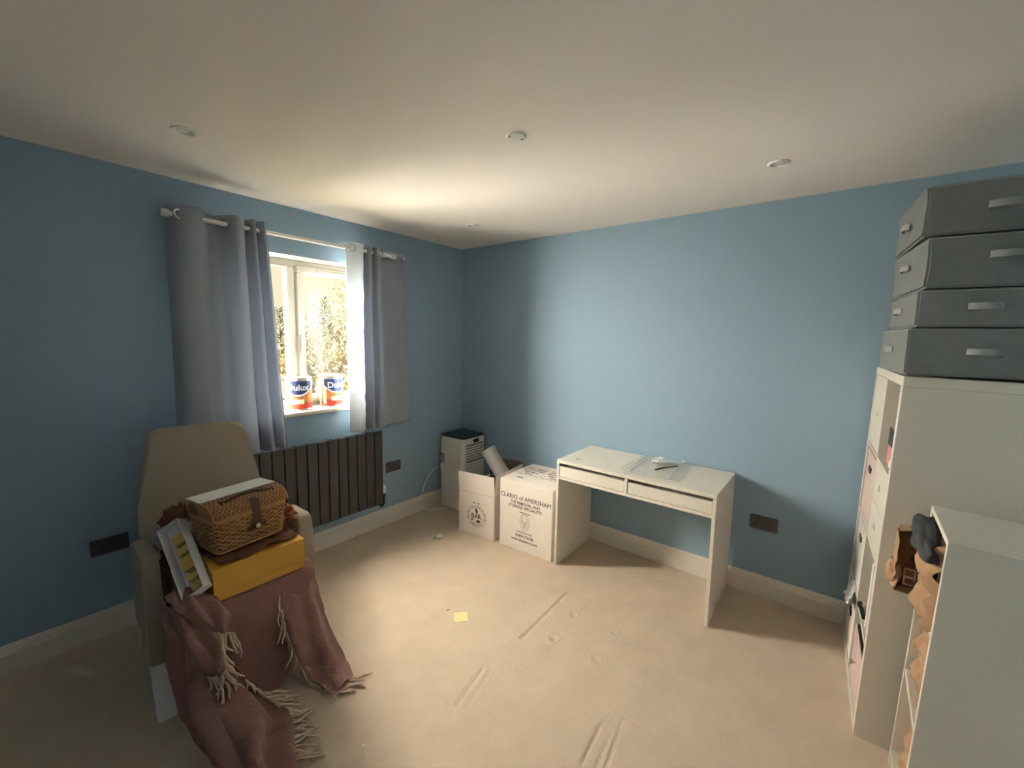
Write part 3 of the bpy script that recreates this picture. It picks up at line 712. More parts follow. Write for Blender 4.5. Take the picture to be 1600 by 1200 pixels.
arc_text('REMOVERS', .0785, R(232), R(10), .0165, True)
arc_text('WE ARE', .103, R(104), R(6.5), .0165)
obj('logo_lettering', bm, M_ink, t)
printed(t, 'logo_letters', 'BAR', .050, fm(LC[0], LC[1]-.006), .0008)
bm = B()
brit = [(-.004, .060), (.010, .058), (.006, .046), (.016, .040), (.012, .030), (.018, .022), (.010, .016), (-.004, .018), (.002, .026), (-.008, .030), (-.004, .040), (-.012, .044), (-.008, .054)]
vs = [bm.verts.new((LC[0]+x, -.0006, LC[1]+y)) for x, y in brit]; bm.faces.new(vs)
for (cx, cz, sx_, sz_, sd) in ((LC[0]+.020, LC[1]-.044, .020, .010, 1), (LC[0]-.036, LC[1]-.034, .012, .006, 5)):
    vs = [bm.verts.new((cx+sx_*math.cos(a)*(1+.3*noise.noise(Vector((math.cos(a)*2, math.sin(a)*2, sd)))), -.0006, cz+sz_*math.sin(a)*(1+.4*noise.noise(Vector((math.cos(a)*3, math.sin(a)*3, sd+3)))))) for a in [2*PI*i/18 for i in range(18)]]; bm.faces.new(vs)
obj('logo_map', bm, M_ink, t)
# things in the open box
M4 = t.matrix_basis
def wb(x, y, z): return Matrix.Translation(a0) @ Matrix.Rotation(ang, 4, 'Z') @ Vector((x, y, z))
bm = B(); box(bm, .02, W_-.02, .02, BD-.03, .006, .335, .02, 3); bmesh.ops.transform(bm, matrix=Matrix.Translation(a0) @ Matrix.Rotation(ang, 4, 'Z'), verts=bm.verts)
tag(obj('black_bag', bm, mat('black_bag_fabric', (22, 24, 27), .7, bump=.5, bscale=40), None, True, True), 'black bag filling the open removal box', 'bag')
p0 = Vector((-.315, -.845, .385)); p1 = Vector((-.355, -.655, .648)); dd = (p1-p0).normalized()
bm = B(); K = 40; prf = []
q = dd.to_track_quat('Z', 'Y').to_matrix().to_4x4(); V0 = []; V1 = []
for i in range(K*2+1):
    a = PI*2*i/K; r = .070-.0045*i/K
    v = Vector((r*math.cos(a), r*.86*math.sin(a), 0)); V0.append(bm.verts.new(p0+(q @ v))); V1.append(bm.verts.new(p1+(q @ v)))
for i in range(K*2): bm.faces.new((V0[i], V0[i+1], V1[i+1], V1[i]))
ext = bmesh.ops.solidify(bm, geom=bm.faces[:], thickness=.0012)
tag(obj('paper_roll', bm, mat('rolled_white_lining_paper', (226, 220, 210), .7), None, True, True), 'thick white paper roll leaning out of the open removal box', 'paper roll')

# closed box
b0 = Vector((-.532, -.936, 0)); b1 = Vector((-.512, -1.392, 0)); W2 = (b1-b0).length; ang2 = math.atan2((b1-b0).y, (b1-b0).x)
t = thing('cardboard_box', 'closed white removal box with company lettering and crest beside the desk', 'cardboard box', b0, ang2)
BD2 = .455; BH2 = .512
bm = B(); box(bm, 0, W2, 0, BD2, 0, BH2, .003, 2); obj('carton', bm, M_card, t)
cb('top_flap', .002, W2/2-.0012, .002, BD2-.002, BH2-.001, BH2+.004); cb('top_flap', W2/2+.0012, W2-.002, .002, BD2-.002, BH2-.001, BH2+.004)
for s, size, z, bold, sx_ in (('CLARKS of AMERSHAM', .0470, .400, 0.0, .92), ('THE REMOVAL AND', .0310, .361, .0004, .92), ('STORAGE SPECIALISTS', .0310, .331, .0004, .92), ('Family Owned', .0150, .296, .0003, 1),
                              ('SAFE  SECURE  STORED', .0130, .145, .0002, 1), ('01494 774186', .0290, .115, .0004, .95), ('www.blueberry.com', .0290, .083, .0004, .95)):
    m = Matrix.Translation((W2/2+.0, -.0006, z)) @ Matrix.Rotation(R(90), 4, 'X')
    printed(t, 'printed_line', s, size, m, bold, sx_)
bm = B(); cx, cz = W2/2, .225
V = []
for i in range(49):
    a = 2*PI*i/48; w_ = 1-.22*max(0, -math.sin(a)); V.append([bm.verts.new((cx+rx*math.cos(a)*w_, -.0006, cz+rz*math.sin(a))) for rx, rz in ((.040, .062), (.042, .0645))])
for p, q_ in zip(V, V[1:]): bm.faces.new((p[0], p[1], q_[1], q_[0]))
for (x0, z0, x1, z1) in ((-.026, .030, -.026, -.012), (-.016, .036, -.016, -.016), (-.026, .030, -.016, .036), (-.026, .008, -.016, .008), (.026, .030, .026, -.012), (.016, .036, .016, -.016), (.026, .030, .016, .036), (.026, .008, .016, .008),
                         (-.010, .008, -.010, -.040), (-.003, .0, -.003, -.044), (.004, .0, .004, -.044), (.010, .008, .010, -.040), (-.020, .050, .020, .050)):
    d = Vector((x1-x0, 0, z1-z0)); n_ = Vector((-d.z, 0, d.x)).normalized()*.0009
    a = Vector((cx+x0, -.0006, cz+z0)); b = Vector((cx+x1, -.0006, cz+z1)); bm.faces.new([bm.verts.new(p) for p in (a-n_, b-n_, b+n_, a+n_)])
obj('printed_crest', bm, M_ink, t)
def tm(x, y): return Matrix.Translation((x, y, BH2+.0044)) 
for k, s in enumerate(('CLARKS of AMERSHAM', 'REMOVAL AND STORAGE SPECIALISTS', 'Packing and Removals', 'THIS WAY UP')):
    printed(t, 'printed_line', s, (.036, .022, .028, .022)[k], tm(.115, .34-.042*k), .0008, .5)
    printed(t, 'printed_line', s, (.036, .022, .028, .022)[k], tm(.335, .34-.042*k), .0008, .5)
for k in range(2): 
    bm = B(); box(bm, .015+.22*k, .215+.22*k, .375, .379, BH2+.0041, BH2+.0046); box(bm, .015+.22*k, .215+.22*k, .185, .188, BH2+.0041, BH2+.0046); obj('printed_rule', bm, M_ink, t)
printed(t, 'printed_mark', 'BAR', .028, tm(.115, .10), .001)

# ================================================================ BITS ON THE CARPET
bm = B(); crumple_sheet(bm, -.038, .038, -.037, .037, 0.0015, .002, 8, 8, 3, 10, Matrix.Translation((-1.325, -1.318, .001)) @ Matrix.Rotation(R(47), 4, 'Z'), .0006)
tag(obj('sticky_note', bm, mat('yellow_sticky_paper', (236, 216, 156), .8)), 'small square yellow sticky note on the carpet', 'paper')
bm = B(); crumple_sheet(bm, -.045, .035, -.022, .022, 0.001, .022, 12, 8, 6, 26, Matrix.Translation((-.782, -.524, .0)) @ Matrix.Rotation(R(-60), 4, 'Z'), .0008)
tag(obj('paper_scrap', bm, M_white, None), 'crumpled white paper scrap on the carpet before the open box', 'paper')
bm = B(); crumple(bm, (-1.76, -.98, .005), .006, .006, .005, 2, .3, 2); tag(obj('white_crumb', bm, M_white), 'tiny white crumb on the carpet right of the armchair', 'crumb')
bm = B(); crumple(bm, (-2.09, -1.56, .005), .005, .005, .004, 2, .3, 4); tag(obj('white_crumb', bm, M_white), 'tiny white crumb beside the fallen throw fringe', 'crumb')
bm = B(); crumple(bm, (-1.33, -1.22, .0035), .008, .003, .003, 2, .3, 5); tag(obj('dark_crumb', bm, M_ink), 'dark speck on the carpet left of the sticky note', 'crumb')

# ================================================================ STORAGE UNITS
UW, UH, UD = .79, 1.453, .385
t = thing('cube_shelving_unit', 'tall white cube shelving unit carrying the grey fabric boxes', 'shelving unit', (-.83, -3.038, 0), 0, None, (R(.8), 0, R(2.4)))
u1 = t
def ub(name, x0, x1, y0, y1, z0, z1, m=M_unit, bev=.001, parent=None):
    bm = B(); box(bm, x0, x1, y0, y1, z0, z1, bev); return obj(name, bm, m, parent or t)
FR = .036
ub('side_panel', 0, FR, -UD, 0, 0, UH-FR-.0005); ub('side_panel', UW-FR, UW, -UD, 0, 0, UH-FR-.0005)
ub('top_panel', 0, UW, -UD, 0, UH-FR, UH); ub('bottom_panel', FR, UW-FR, -UD, 0, .0, FR)
SH = [.372, .712, 1.062]; ZC = [(FR, SH[0]-.008), (SH[0]+.008, SH[1]-.008), (SH[1]+.008, SH[2]-.008), (SH[2]+.008, UH-FR)]
XC = [(FR, UW/2-.008), (UW/2+.008, UW-FR)]
ub('divider', XC[0][1], XC[1][0], -UD, -.001, FR, UH-FR)
for z in SH:
    for a, b in XC: ub('shelf', a, b, -UD, -.001, z-.008, z+.008)
def slot(par, x, z, y=.001, w=.045):
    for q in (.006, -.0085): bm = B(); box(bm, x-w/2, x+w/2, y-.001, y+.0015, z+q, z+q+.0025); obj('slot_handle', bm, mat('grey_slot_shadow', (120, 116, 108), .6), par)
# top far: door; the far column then holds three boxes, the near column an open cell, two drawers, an open cell and a box
z0, z1 = ZC[3]; a, b = XC[1]
d = ub('door', a+.003, b-.003, -.018, -.002, z0+.003, z1-.003); slot(d, (a+b)/2, 1.235, -.002)
z0, z1 = ZC[2]; a, b = XC[0]
for q0, q1 in ((z0+.003, (z0+z1)/2-.0015), ((z0+z1)/2+.0015, z1-.003)):
    d = ub('drawer', a+.003, b-.003, -.30, -.002, q0, q1); slot(d, (a+b)/2, (q0+q1)/2, -.002)
def fbox(label, cell, col_, h=.27, m=M_pink, grip=M_black, knob=False, yoff=-.006):
    a, b = XC[cell[0]]; z0, z1 = ZC[cell[1]]
    o = thing('storage_box', label, 'storage box', (0, 0, 0)); 
    mw = Matrix.Translation((-.83, -3.038, 0)) @ (Matrix.Rotation(R(2.4), 4, 'Z') @ Matrix.Rotation(R(.8), 4, 'X'))
    o.matrix_world = mw @ Matrix.Translation(((a+b)/2, yoff, z0+.001))
    w = (b-a)/2-.006
    bm = B(); box(bm, -w, w, -.006, 0, 0, h, .001); box(bm, -w, w, -.34, -.334, 0, h, .001); box(bm, -w, -w+.005, -.334, -.006, 0, h); box(bm, w-.005, w, -.334, -.006, 0, h); box(bm, -w+.005, w-.005, -.334, -.006, 0, .005)
    obj('box_body', bm, m, o)
    bm = B()
    if knob: lathe(bm, [(.004, 0), (.004, .010), (.011, .014), (.011, .020), (0, .022)], 14, axis_m((0, 0, h*.6), (0, 1, 0))); obj('knob', bm, M_chrome, o, True, True)
    else: box(bm, -.035, .035, -.001, .006, h*.72, h*.72+.026, .002); obj('grip', bm, grip, o)
    return o
fbox('pale pink storage box with black grip, upper pink one in the cube unit', (1, 2), None, .315)
fbox('pale grey-white storage box below the upper pink one in the cube unit', (1, 1), None, .30, mat('pale_grey_box', (206, 202, 194), .8), mat('dark_bronze_grip', (70, 64, 60), .5))
fbox('white storage box at the bottom far corner of the cube unit', (1, 0), None, .24, M_card)
fbox('pale pink storage box with silver knob, in the lowest near cube', (0, 0), None, .235, M_pink, None, True)
mw1 = Matrix.Translation((-.83, -3.038, 0)) @ (Matrix.Rotation(R(2.4), 4, 'Z') @ Matrix.Rotation(R(.8), 4, 'X'))
def inunit(bm, nm, m, label, cat, x, y, z, rz=0, smooth=False):
    o = obj(nm, bm, m, None, smooth, smooth); o.matrix_world = mw1 @ Matrix.Translation((x, y, z)) @ Matrix.Rotation(rz, 4, 'Z'); return tag(o, label, cat)
z0 = ZC[3][0]+.001
t = thing('gift_box', 'small upright gift box with dark patterned front in the top cube', 'box', (0, 0, 0)); t.matrix_world = mw1 @ Matrix.Translation((.24, -.02, z0)) 
bm = B(); box(bm, -.05, .05, -.08, 0, 0, .15, .002); obj('box_body', bm, mat('soft_pink_card', (206, 140, 132), .6), t)
bm = B(); box(bm, -.05, .05, .0001, .0015, .080, .15); box(bm, -.0515, -.0501, -.078, -.002, .08, .149); obj('patterned_panel', bm, mat('dark_speckled_card', (56, 54, 60), .6, var=.9, vscale=90), t)
bm = B(); lathe(bm, [(.018, 0), (.026, .012), (.024, .035), (.012, .048), (.010, .058), (0, .062)], 18); inunit(bm, 'white_ornament', M_white, 'small rounded white ornament beside the patterned gift box', 'ornament', .14, -.035, z0, 0, True)
z0 = ZC[1][0]+.001
for k, (w_, h_, m_, lb) in enumerate(((.03, .27, mat('slate_book_cover', (108, 110, 112), .6), 'grey book standing in the open near cube'), (.035, .25, mat('rose_book_cover', (190, 158, 156), .6), 'dusty pink book standing behind the grey book'), (.028, .28, M_white, 'white folder standing in the open near cube'))):
    bm = B(); box(bm, 0, w_, -.20, 0, 0, .003); box(bm, 0, w_, -.20, 0, .0, h_, .002); inunit(bm, ('book', 'book', 'folder')[k], m_, lb, ('book', 'book', 'folder')[k], .06+.045*k, -.01, z0)
bm = B(); tube(bm, [(0, 0, .012), (.05, .008, .03), (.10, .012, .016), (.13, .004, .012)], .009, 8); inunit(bm, 'hair_brush_handle', M_black, 'small black curved handle sticking out of the open near cube', 'handle', .21, -.012, z0, 0, True)
bm = B(); crumple(bm, (0, 0, .030), .085, .035, .028, 3, .5, 8); inunit(bm, 'dark_cloth', M_black, 'crumpled dark cloth lying on the lowest pink box', 'cloth', .21, -.045, FR+.246)
bm = B(); crumple_sheet(bm, -.06, .06, -.05, .05, 0, .012, 10, 10, 4, 20, frame_m((0, 0, 0), (1, 0, .15), (.1, -.3, 1))); inunit(bm, 'loose_paper', M_white, 'loose white paper poking from the lowest far cube', 'paper', .60, .012, FR+.27)

# grey fabric storage boxes on top
def fabric_box(label, x, y, z, w, d, h, yaw, strap_y, strap_z, sagx=0, seed=0, tilt=0):
    t = thing('fabric_storage_box', label, 'storage box', (x, y, z), 0, None, (0, tilt, R(yaw)))
    t['group'] = 'grey fabric boxes stacked on the cube unit'
    bm = B(); r = bmesh.ops.create_cube(bm, size=1)
    bmesh.ops.scale(bm, vec=(w, d, h), verts=bm.verts); bmesh.ops.translate(bm, vec=(w/2, -d/2, h/2), verts=bm.verts)
    bmesh.ops.bevel(bm, geom=bm.edges[:], offset=.007, segments=2, affect='EDGES')
    bmesh.ops.subdivide_edges(bm, edges=[e for e in bm.edges if e.calc_length() > .06], cuts=12, use_grid_fill=True)
    for v in bm.verts:
        n_ = noise.noise(Vector((v.co.x*9, v.co.y*9, v.co.z*9+seed)))*.006
        edge = min(v.co.z, h-v.co.z)/h*2; k = min(1, edge*2)
        if v.co.x < .03: v.co.x += n_*k + .006*k*math.sin(min(1, max(0, v.co.z/h))*PI)
        if v.co.y > -.03: v.co.y += n_*k - sagx*k*math.sin(max(0, min(1, v.co.z/h))*PI)
    obj('fabric_body', bm, M_greyfab, t, True, True)
    bm = B(); tube(bm, [(-.001, .001, h-.006), (w, .001, h-.006)], .0022, 5); tube(bm, [(-.001, .0, h-.006), (-.001, -d, h-.006)], .0022, 5); obj('lid_piping', bm, M_greystrap, t)
    # handles: webbing strap bowed out from the side, stitched at its ends
    def strap(o, ux, out_, L):
        bm = B(); V = []; K = 10
        for i in range(K+1):
            f = i/K; bo = .016*math.sin(PI*f)**.6 + .002; p = Vector(o)+Vector(ux)*(f-.5)*L+Vector(out_)*bo
            V.append([bm.verts.new(p+Vector((0, 0, s*.011))+Vector(out_)*e) for s, e in ((-1, 0), (1, 0), (1, .002), (-1, .002))])
        for a, b in zip(V, V[1:]):
            for k in range(4): bm.faces.new((a[k], a[(k+1) % 4], b[(k+1) % 4], b[k]))
        bm.faces.new(V[0]); bm.faces.new(V[-1][::-1]); obj('handle', bm, M_greystrap, t, True, True)
    strap((-.002, strap_y, strap_z), (0, 1, 0), (-1, 0, 0), .085)
    strap((w*.55, .0, strap_z+.0), (1, 0, 0), (0, 1, 0), .085)
    return t
fabric_box('grey fabric storage box at the bottom of the stack, on the cube unit', -.800, -3.059, UH+.004, .50, .40, .170, 5, -.195, .090, .0, 1)
fabric_box('grey fabric storage box, second from the bottom of the stack', -.800, -3.072, UH+.178, .50, .40, .130, 4.6, -.170, .070, .002, 2)
fabric_box('grey fabric storage box, third from the bottom of the stack', -.800, -3.083, UH+.313, .50, .395, .176, 6, -.195, .105, .004, 3)
fabric_box('grey fabric storage box at the top of the stack under the ceiling', -.800, -3.062, UH+.494, .49, .40, .170, 4, -.195, .085, .006, 4)

# near narrow bookcase
NW, NH, ND = .355, 1.016, .28
t = thing('narrow_bookcase', 'low narrow white bookcase stuffed with brown paper, nearest the camera', 'bookcase', (-1.237, -3.130, 0), 0, None, (R(1.4), 0, R(-1.6)))
ub('side_panel', 0, .018, -ND, 0, 0, NH-.0005); ub('side_panel', NW-.018, NW, -ND, 0, 0, NH-.0005)
ub('top_panel', .0185, NW-.0185, -ND, 0, NH-.018, NH); ub('back_panel', .018, NW-.018, -ND, -ND+.006, .05, NH-.019)
ub('plinth', .018, NW-.018, -.03, -.015, 0, .05)
for z in (.05, .385, .70): ub('shelf', .018, NW-.018, -ND+.007, -.002, z, z+.018)
mw2 = Matrix.Translation((-1.237, -3.130, 0)) @ (Matrix.Rotation(R(-1.6), 4, 'Z') @ Matrix.Rotation(R(1.4), 4, 'X'))
def paper_wad(label, x0, x1, z0, z1, seed, y=-.01, amp=.03):
    bm = B(); crumple_sheet(bm, x0, x1, z0, z1, 0, amp, 34, 34, seed, 15, None, .0015)
    # fold the outer rim back so that it reads as a stuffed bundle
    for v in bm.verts:
        fx = min(v.co.x-x0, x1-v.co.x)/(x1-x0); fz = min(v.co.y-z0, z1-v.co.y)/(z1-z0); k = max(0, 1-min(fx, fz)*14)
        v.co.z -= .03*k*k
    m = Matrix(((1, 0, 0, 0), (0, 0, 1, 0), (0, 1, 0, 0), (0, 0, 0, 1)))
    bmesh.ops.transform(bm, matrix=mw2 @ Matrix.Translation((0, y-amp, 0)) @ m, verts=bm.verts)
    return tag(obj('packing_paper', bm, M_paper, None, True, True), label, 'packing paper')
paper_wad('crumpled brown packing paper filling the top of the narrow bookcase', .022, NW-.022, .720, .985, 3, .034, .026)
paper_wad('crumpled brown packing paper in the middle of the narrow bookcase', .022, NW-.022, .405, .697, 8, -.012, .022)
paper_wad('crumpled brown packing paper in the lowest part of the narrow bookcase', .022, NW-.022, .07, .382, 12, -.02, .022)
bm = B(); r = bmesh.ops.create_icosphere(bm, subdivisions=4, radius=1)
for v in bm.verts:
    d = v.co.copy(); s = 1+.18*noise.noise(d*2.2)+.06*noise.noise(d*7)
    v.co = Vector((d.x*.150*s, d.y*.036*s, (abs(d.z)**.7*(1 if d.z > 0 else -1))*.040*s))
bmesh.ops.transform(bm, matrix=mw2 @ Matrix.Translation((.172, .022, .957)) @ Matrix.Rotation(R(-3), 4, 'Y'), verts=bm.verts)
tag(obj('charcoal_cloth_roll', bm, M_shade, None, True), 'rolled dark grey cloth wedged under the top of the narrow bookcase', 'cloth')
# open brown paper bag
t = thing('paper_bag', 'open brown paper bag sticking out of the narrow bookcase', 'paper bag', (-1.00, -3.085, .745), 0)
def psheet(name, quad, m, amp=.006, seed=0, n=12):
    a, b, c, d = [Vector(q) for q in quad]; bm = B(); nn = (b-a).cross(d-a).normalized(); V = []
    for i in range(n+1):
        V.append([])
        for j in range(n+1):
            u, v = i/n, j/n; p = (a*(1-u)+b*u)*(1-v)+(d*(1-u)+c*u)*v
            V[-1].append(p + nn*amp*noise.noise(p*26+Vector((seed, 0, 0))))
    for s in (0, .0014):
        W = [[bm.verts.new(p+nn*s) for p in r] for r in V]
        for i in range(n):
            for j in range(n): bm.faces.new((W[i][j], W[i+1][j], W[i+1][j+1], W[i][j+1]))
    o = obj(name, bm, m, t, True); return o
y0, y1, x0, x1, z0, z1 = .004, -.085, -.085, .01, .012, .222
M_pin = mat('kraft_paper_inner', (170, 124, 88), .9, var=.08, vscale=10)
psheet('outer_side', ((x0, y0+.012, z1), (x1, y0, z1-.01), (x1, y0+.01, z0), (x0+.01, y0+.006, z0)), M_paper, .012, 1)
psheet('top_side', ((x0, y0+.012, z1), (x0+.01, y1, z1+.01), (x1, y1, z1), (x1, y0, z1-.01)), M_paper, .006, 2)
psheet('inner_side', ((x0+.01, y1, z1+.01), (x1, y1, z1), (x1, y1, z0), (x0+.02, y1, z0)), M_pin, .006, 3)
psheet('bottom_side', ((x0+.01, y0+.006, z0), (x0+.02, y1, z0), (x1, y1, z0), (x1, y0+.01, z0)), M_paper, .004, 4)
psheet('bag_bottom', ((x1, y0, z1-.01), (x1, y1, z1), (x1, y1, z0), (x1, y0+.01, z0)), M_pin, .004, 5)
bm = B(); crumple(bm, (-.03, .012, .065), .045, .020, .042, 3, .3, 4); obj('torn_corner', bm, M_paper, t, True, True)
for (ya, yb, za, zb) in ((-.072, -.014, .062, .066), (-.072, -.014, .034, .038), (-.072, -.014, .008, .012), (-.072, -.068, .008, .066), (-.044, -.040, .008, .066), (-.018, -.014, .008, .066)): bm = B(); box(bm, x0+.06, x0+.063, ya, yb, za+.012, zb+.012); obj('printed_grid_line', bm, M_card, t)
bm = B(); box(bm, x0+.0635, x0+.0645, -.074, -.012, .018, .080); obj('label_backing', bm, M_pin, t)

# ================================================================ ARMCHAIR
CH = (-2.200, -.605, 0); YAW = R(-5)
t = thing('armchair', 'oatmeal high-backed armchair with white legs, piled with boxes', 'armchair', CH, YAW)
def side_prism(bm, pts, x0, x1, bev=0, seg=3):
    a = [bm.verts.new((x0, y, z)) for y, z in pts]; b = [bm.verts.new((x1, y, z)) for y, z in pts]
    n = len(pts); fs = [bm.faces.new(a), bm.faces.new(b[::-1])]
    for i in range(n): fs.append(bm.faces.new((a[i], b[i], b[(i+1) % n], a[(i+1) % n])))
    if bev: bmesh.ops.bevel(bm, geom=list({e for f in fs for e in f.edges}), offset=bev, segments=seg, affect='EDGES', profile=.5)
AP = [(-.165, .175), (-.172, .40), (-.167, .58), (-.152, .625), (-.115, .645), (.08, .618), (.28, .570), (.330, .53), (.32, .30), (.27, .175)]
for s in (-1, 1):
    bm = B(); side_prism(bm, AP, s*.264 if s > 0 else -.336, .336 if s > 0 else -.264, .018, 3); obj('armrest', bm, M_chair, t, True, True)
for s in (-1, 1):
    bm = B(); side_prism(bm, [(-.165, .176), (-.272, .0), (-.195, .0), (-.080, .176)], s*.268 if s > 0 else -.330, .330 if s > 0 else -.268, .003, 2); obj('leg', bm, M_white, t)
    bm = B(); side_prism(bm, [(.20, .176), (.30, .0), (.355, .0), (.27, .176)], s*.268 if s > 0 else -.330, .330 if s > 0 else -.268, .003, 2); obj('leg', bm, M_white, t)
bm = B(); box(bm, -.276, .276, -.145, -.120, .165, .205, .003); obj('front_rail', bm, M_white, t)
bm = B(); box(bm, -.276, .276, .26, .285, .15, .19, .003); obj('back_rail', bm, M_white, t)
bm = B(); box(bm, -.262, .262, -.335, .27, .31, .452, .03, 4); obj('seat', bm, M_chair, t, True, True)
bm = B(); box(bm, -.262, .262, -.11, .26, .20, .309, .006, 2); obj('seat_base', bm, M_chair, t)
bo = [(-.255, 0), (-.268, .18), (-.262, .30), (-.215, .60), (-.198, .645), (-.165, .662), (0, .668), (.165, .662), (.198, .645), (.212, .60), (.262, .30), (.268, .18), (.255, 0)]
bm = B(); lean = math.atan2(.12, .62)
poly_prism(bm, bo, .085, Matrix.Identity(4)); bmesh.ops.bevel(bm, geom=[e for e in bm.edges if abs(e.verts[0].co.z-e.verts[1].co.z) < .001], offset=.024, segments=4, affect='EDGES', profile=.5)
bmesh.ops.transform(bm, matrix=Matrix.Translation((-.032, .302, .415)) @ Matrix.Rotation(-lean, 4, 'X') @ Matrix.Rotation(R(90), 4, 'X'), verts=bm.verts)
obj('backrest', bm, M_chair, t, True, True)

# throw blanket
t = thing('throw_blanket', 'dusty pink woven throw with cream fringe draped from the armchair seat', 'blanket', (-2.25, -1.0, 0))
OFF = Vector((2.25, 1.0, 0))
GR = {"A": [[[-2.42, -0.8, 0.458], [-2.2, -0.8, 0.458], [-1.97, -0.8, 0.458]], [[-2.43, -0.965, 0.452], [-2.2, -0.965, 0.452], [-1.965, -0.965, 0.455]], [[-2.459, -0.99, 0.379], [-2.277, -1.0, 0.319], [-2.04, -0.99, 0.306]], [[-2.449, -0.99, 0.183], [-2.284, -1.0, 0.162], [-2.089, -0.99, 0.078]], [[-2.417, -1.0, 0.026], [-2.307, -1.044, 0.012], [-2.239, -1.093, 0.012]]], "B1": [[[-2.506, -0.85, 0.524], [-2.432, -0.88, 0.538], [-2.366, -0.97, 0.504]], [[-2.499, -0.98, 0.515], [-2.427, -1.01, 0.504], [-2.335, -1.03, 0.431]], [[-2.42, -1.04, 0.407], [-2.384, -1.06, 0.396], [-2.332, -1.05, 0.361]]], "B2": [[[-2.509, -0.84, 0.505], [-2.51, -0.92, 0.508], [-2.453, -0.99, 0.488]], [[-2.531, -0.95, 0.468], [-2.492, -1.02, 0.458], [-2.414, -1.06, 0.427]], [[-2.492, -1.0, 0.378], [-2.46, -1.07, 0.381], [-2.393, -1.1, 0.341]], [[-2.443, -1.04, 0.245], [-2.428, -1.09, 0.252], [-2.394, -1.12, 0.273]]], "B3": [[[-2.52, -0.92, 0.474], [-2.461, -1.0, 0.386], [-2.38, -1.08, 0.296]], [[-2.511, -0.95, 0.284], [-2.451, -1.08, 0.235], [-2.298, -1.12, 0.137]], [[-2.503, -1.0, 0.173], [-2.433, -1.18, 0.177], [-2.236, -1.22, 0.058]], [[-2.495, -1.1, 0.069], [-2.434, -1.3, 0.127], [-2.262, -1.35, 0.045]], [[-2.487, -1.3, 0.036], [-2.421, -1.45, 0.074], [-2.315, -1.5, 0.035]]], "C": [[[-2.136, -0.965, 0.459], [-2.055, -0.96, 0.466], [-1.951, -0.93, 0.444]], [[-2.139, -1.0, 0.347], [-2.059, -1.02, 0.329], [-1.938, -0.97, 0.294]], [[-2.125, -1.06, 0.199], [-2.035, -1.08, 0.201], [-1.91, -1.03, 0.121]], [[-2.084, -1.12, 0.033], [-2.011, -1.14, 0.027], [-1.901, -1.125, 0.012]], [[-2.062, -1.207, 0.012], [-2.027, -1.261, 0.012], [-1.935, -1.241, 0.012]]]}
def G_(k): return [[Vector(p)+OFF for p in r] for r in GR[k]]
PT = {}
for k, nm, nu, nv, fold, fq, sd, fd in (('A', 'middle_fall', 14, 10, .004, 14, 1, (1, .2)), ('B1', 'upper_swathe', 14, 14, .011, 11, 2, (1.2, .6)), ('B2', 'second_swathe', 14, 12, .013, 10, 3, (1.2, .5)),
                                       ('B3', 'floor_swathe', 18, 12, .024, 17, 4, (1.0, .25)), ('C', 'right_swathe', 14, 12, .013, 11, 5, (1.0, .1))):
    bm = B(); PT[k] = sheet(bm, G_(k), nu, nv, .006, fold, fq, sd, fd); obj(nm, bm, M_throw, t, True, True)
def fringe(edge, n, dirf, L, seed):
    rnd = random.Random(seed); bm = B(); e = spline(edge, 6); m_ = len(e)-1
    for i in range(n):
        f = (i+.5)/n*m_; k = int(f); p = e[k].lerp(e[min(k+1, m_)], f-k); d = Vector(dirf(i/n)).normalized(); q = p.copy(); pts = [p - d*.006 + Vector((0, -.003, 0))]
        l = L*rnd.uniform(.75, 1.2); d = (d+Vector((rnd.uniform(-.2, .2), rnd.uniform(-.2, .2), rnd.uniform(-.1, .1)))).normalized()
        for s in range(5):
            d = (d + Vector((rnd.uniform(-.35, .35), rnd.uniform(-.35, .35), -.12 if p.z > .08 else rnd.uniform(-.2, .1)))).normalized(); q = q + d*l/5
            if q.z < .006: q.z = .006
            pts.append(q.copy())
        tube(bm, pts, [.0034, .0038, .0042, .0042, .0038, .0022], 5)
    o = obj('fringe', bm, M_fringe, t, True); o['label'] = 'cream tassel fringe'; o['kind'] = 'stuff'
P = PT['B1']; fringe([P[i][-1] for i in range(0, len(P), 4)], 18, lambda f: (.10, -.25, -1), .115, 1)
P = PT['B2']; fringe([P[i][-1] for i in range(0, len(P), 4)]+[P[-1][-6], P[-1][-12]], 24, lambda f: (.12+.3*f, -.3, -1), .105, 2)
P = PT['B3']; E_ = [P[-1][j] for j in range(14, len(P[0]), 5)]; fringe(E_, 38, lambda f: (.9, -.25, -.25), .10, 3)
fringe([P[-1][j] for j in range(8, 15, 2)], 6, lambda f: (.5, -.2, -.8), .045, 7)
P = PT['C']; fringe([P[0][j] for j in range(2, len(P[0]), 4)], 50, lambda f: (-.1+.4*f, -.3, -1), .085, 4)
fringe([P[i][-1] for i in range(0, len(P), 4)], 18, lambda f: (.55+.5*f, -.9, -.1), .08, 5)

# yellow box
t = thing('yellow_box', 'shallow mustard yellow cardboard box lying on the armchair seat', 'box', (-2.187, -.955, .466), R(-.5))
bm = B(); box(bm, -.180, .180, 0, .25, 0, .112, .001); obj('box_base', bm, M_yellow, t)
bm = B(); box(bm, -.182, .182, -.002, .252, .030, .142, .0015, 2); obj('lid', bm, M_yellow, t)

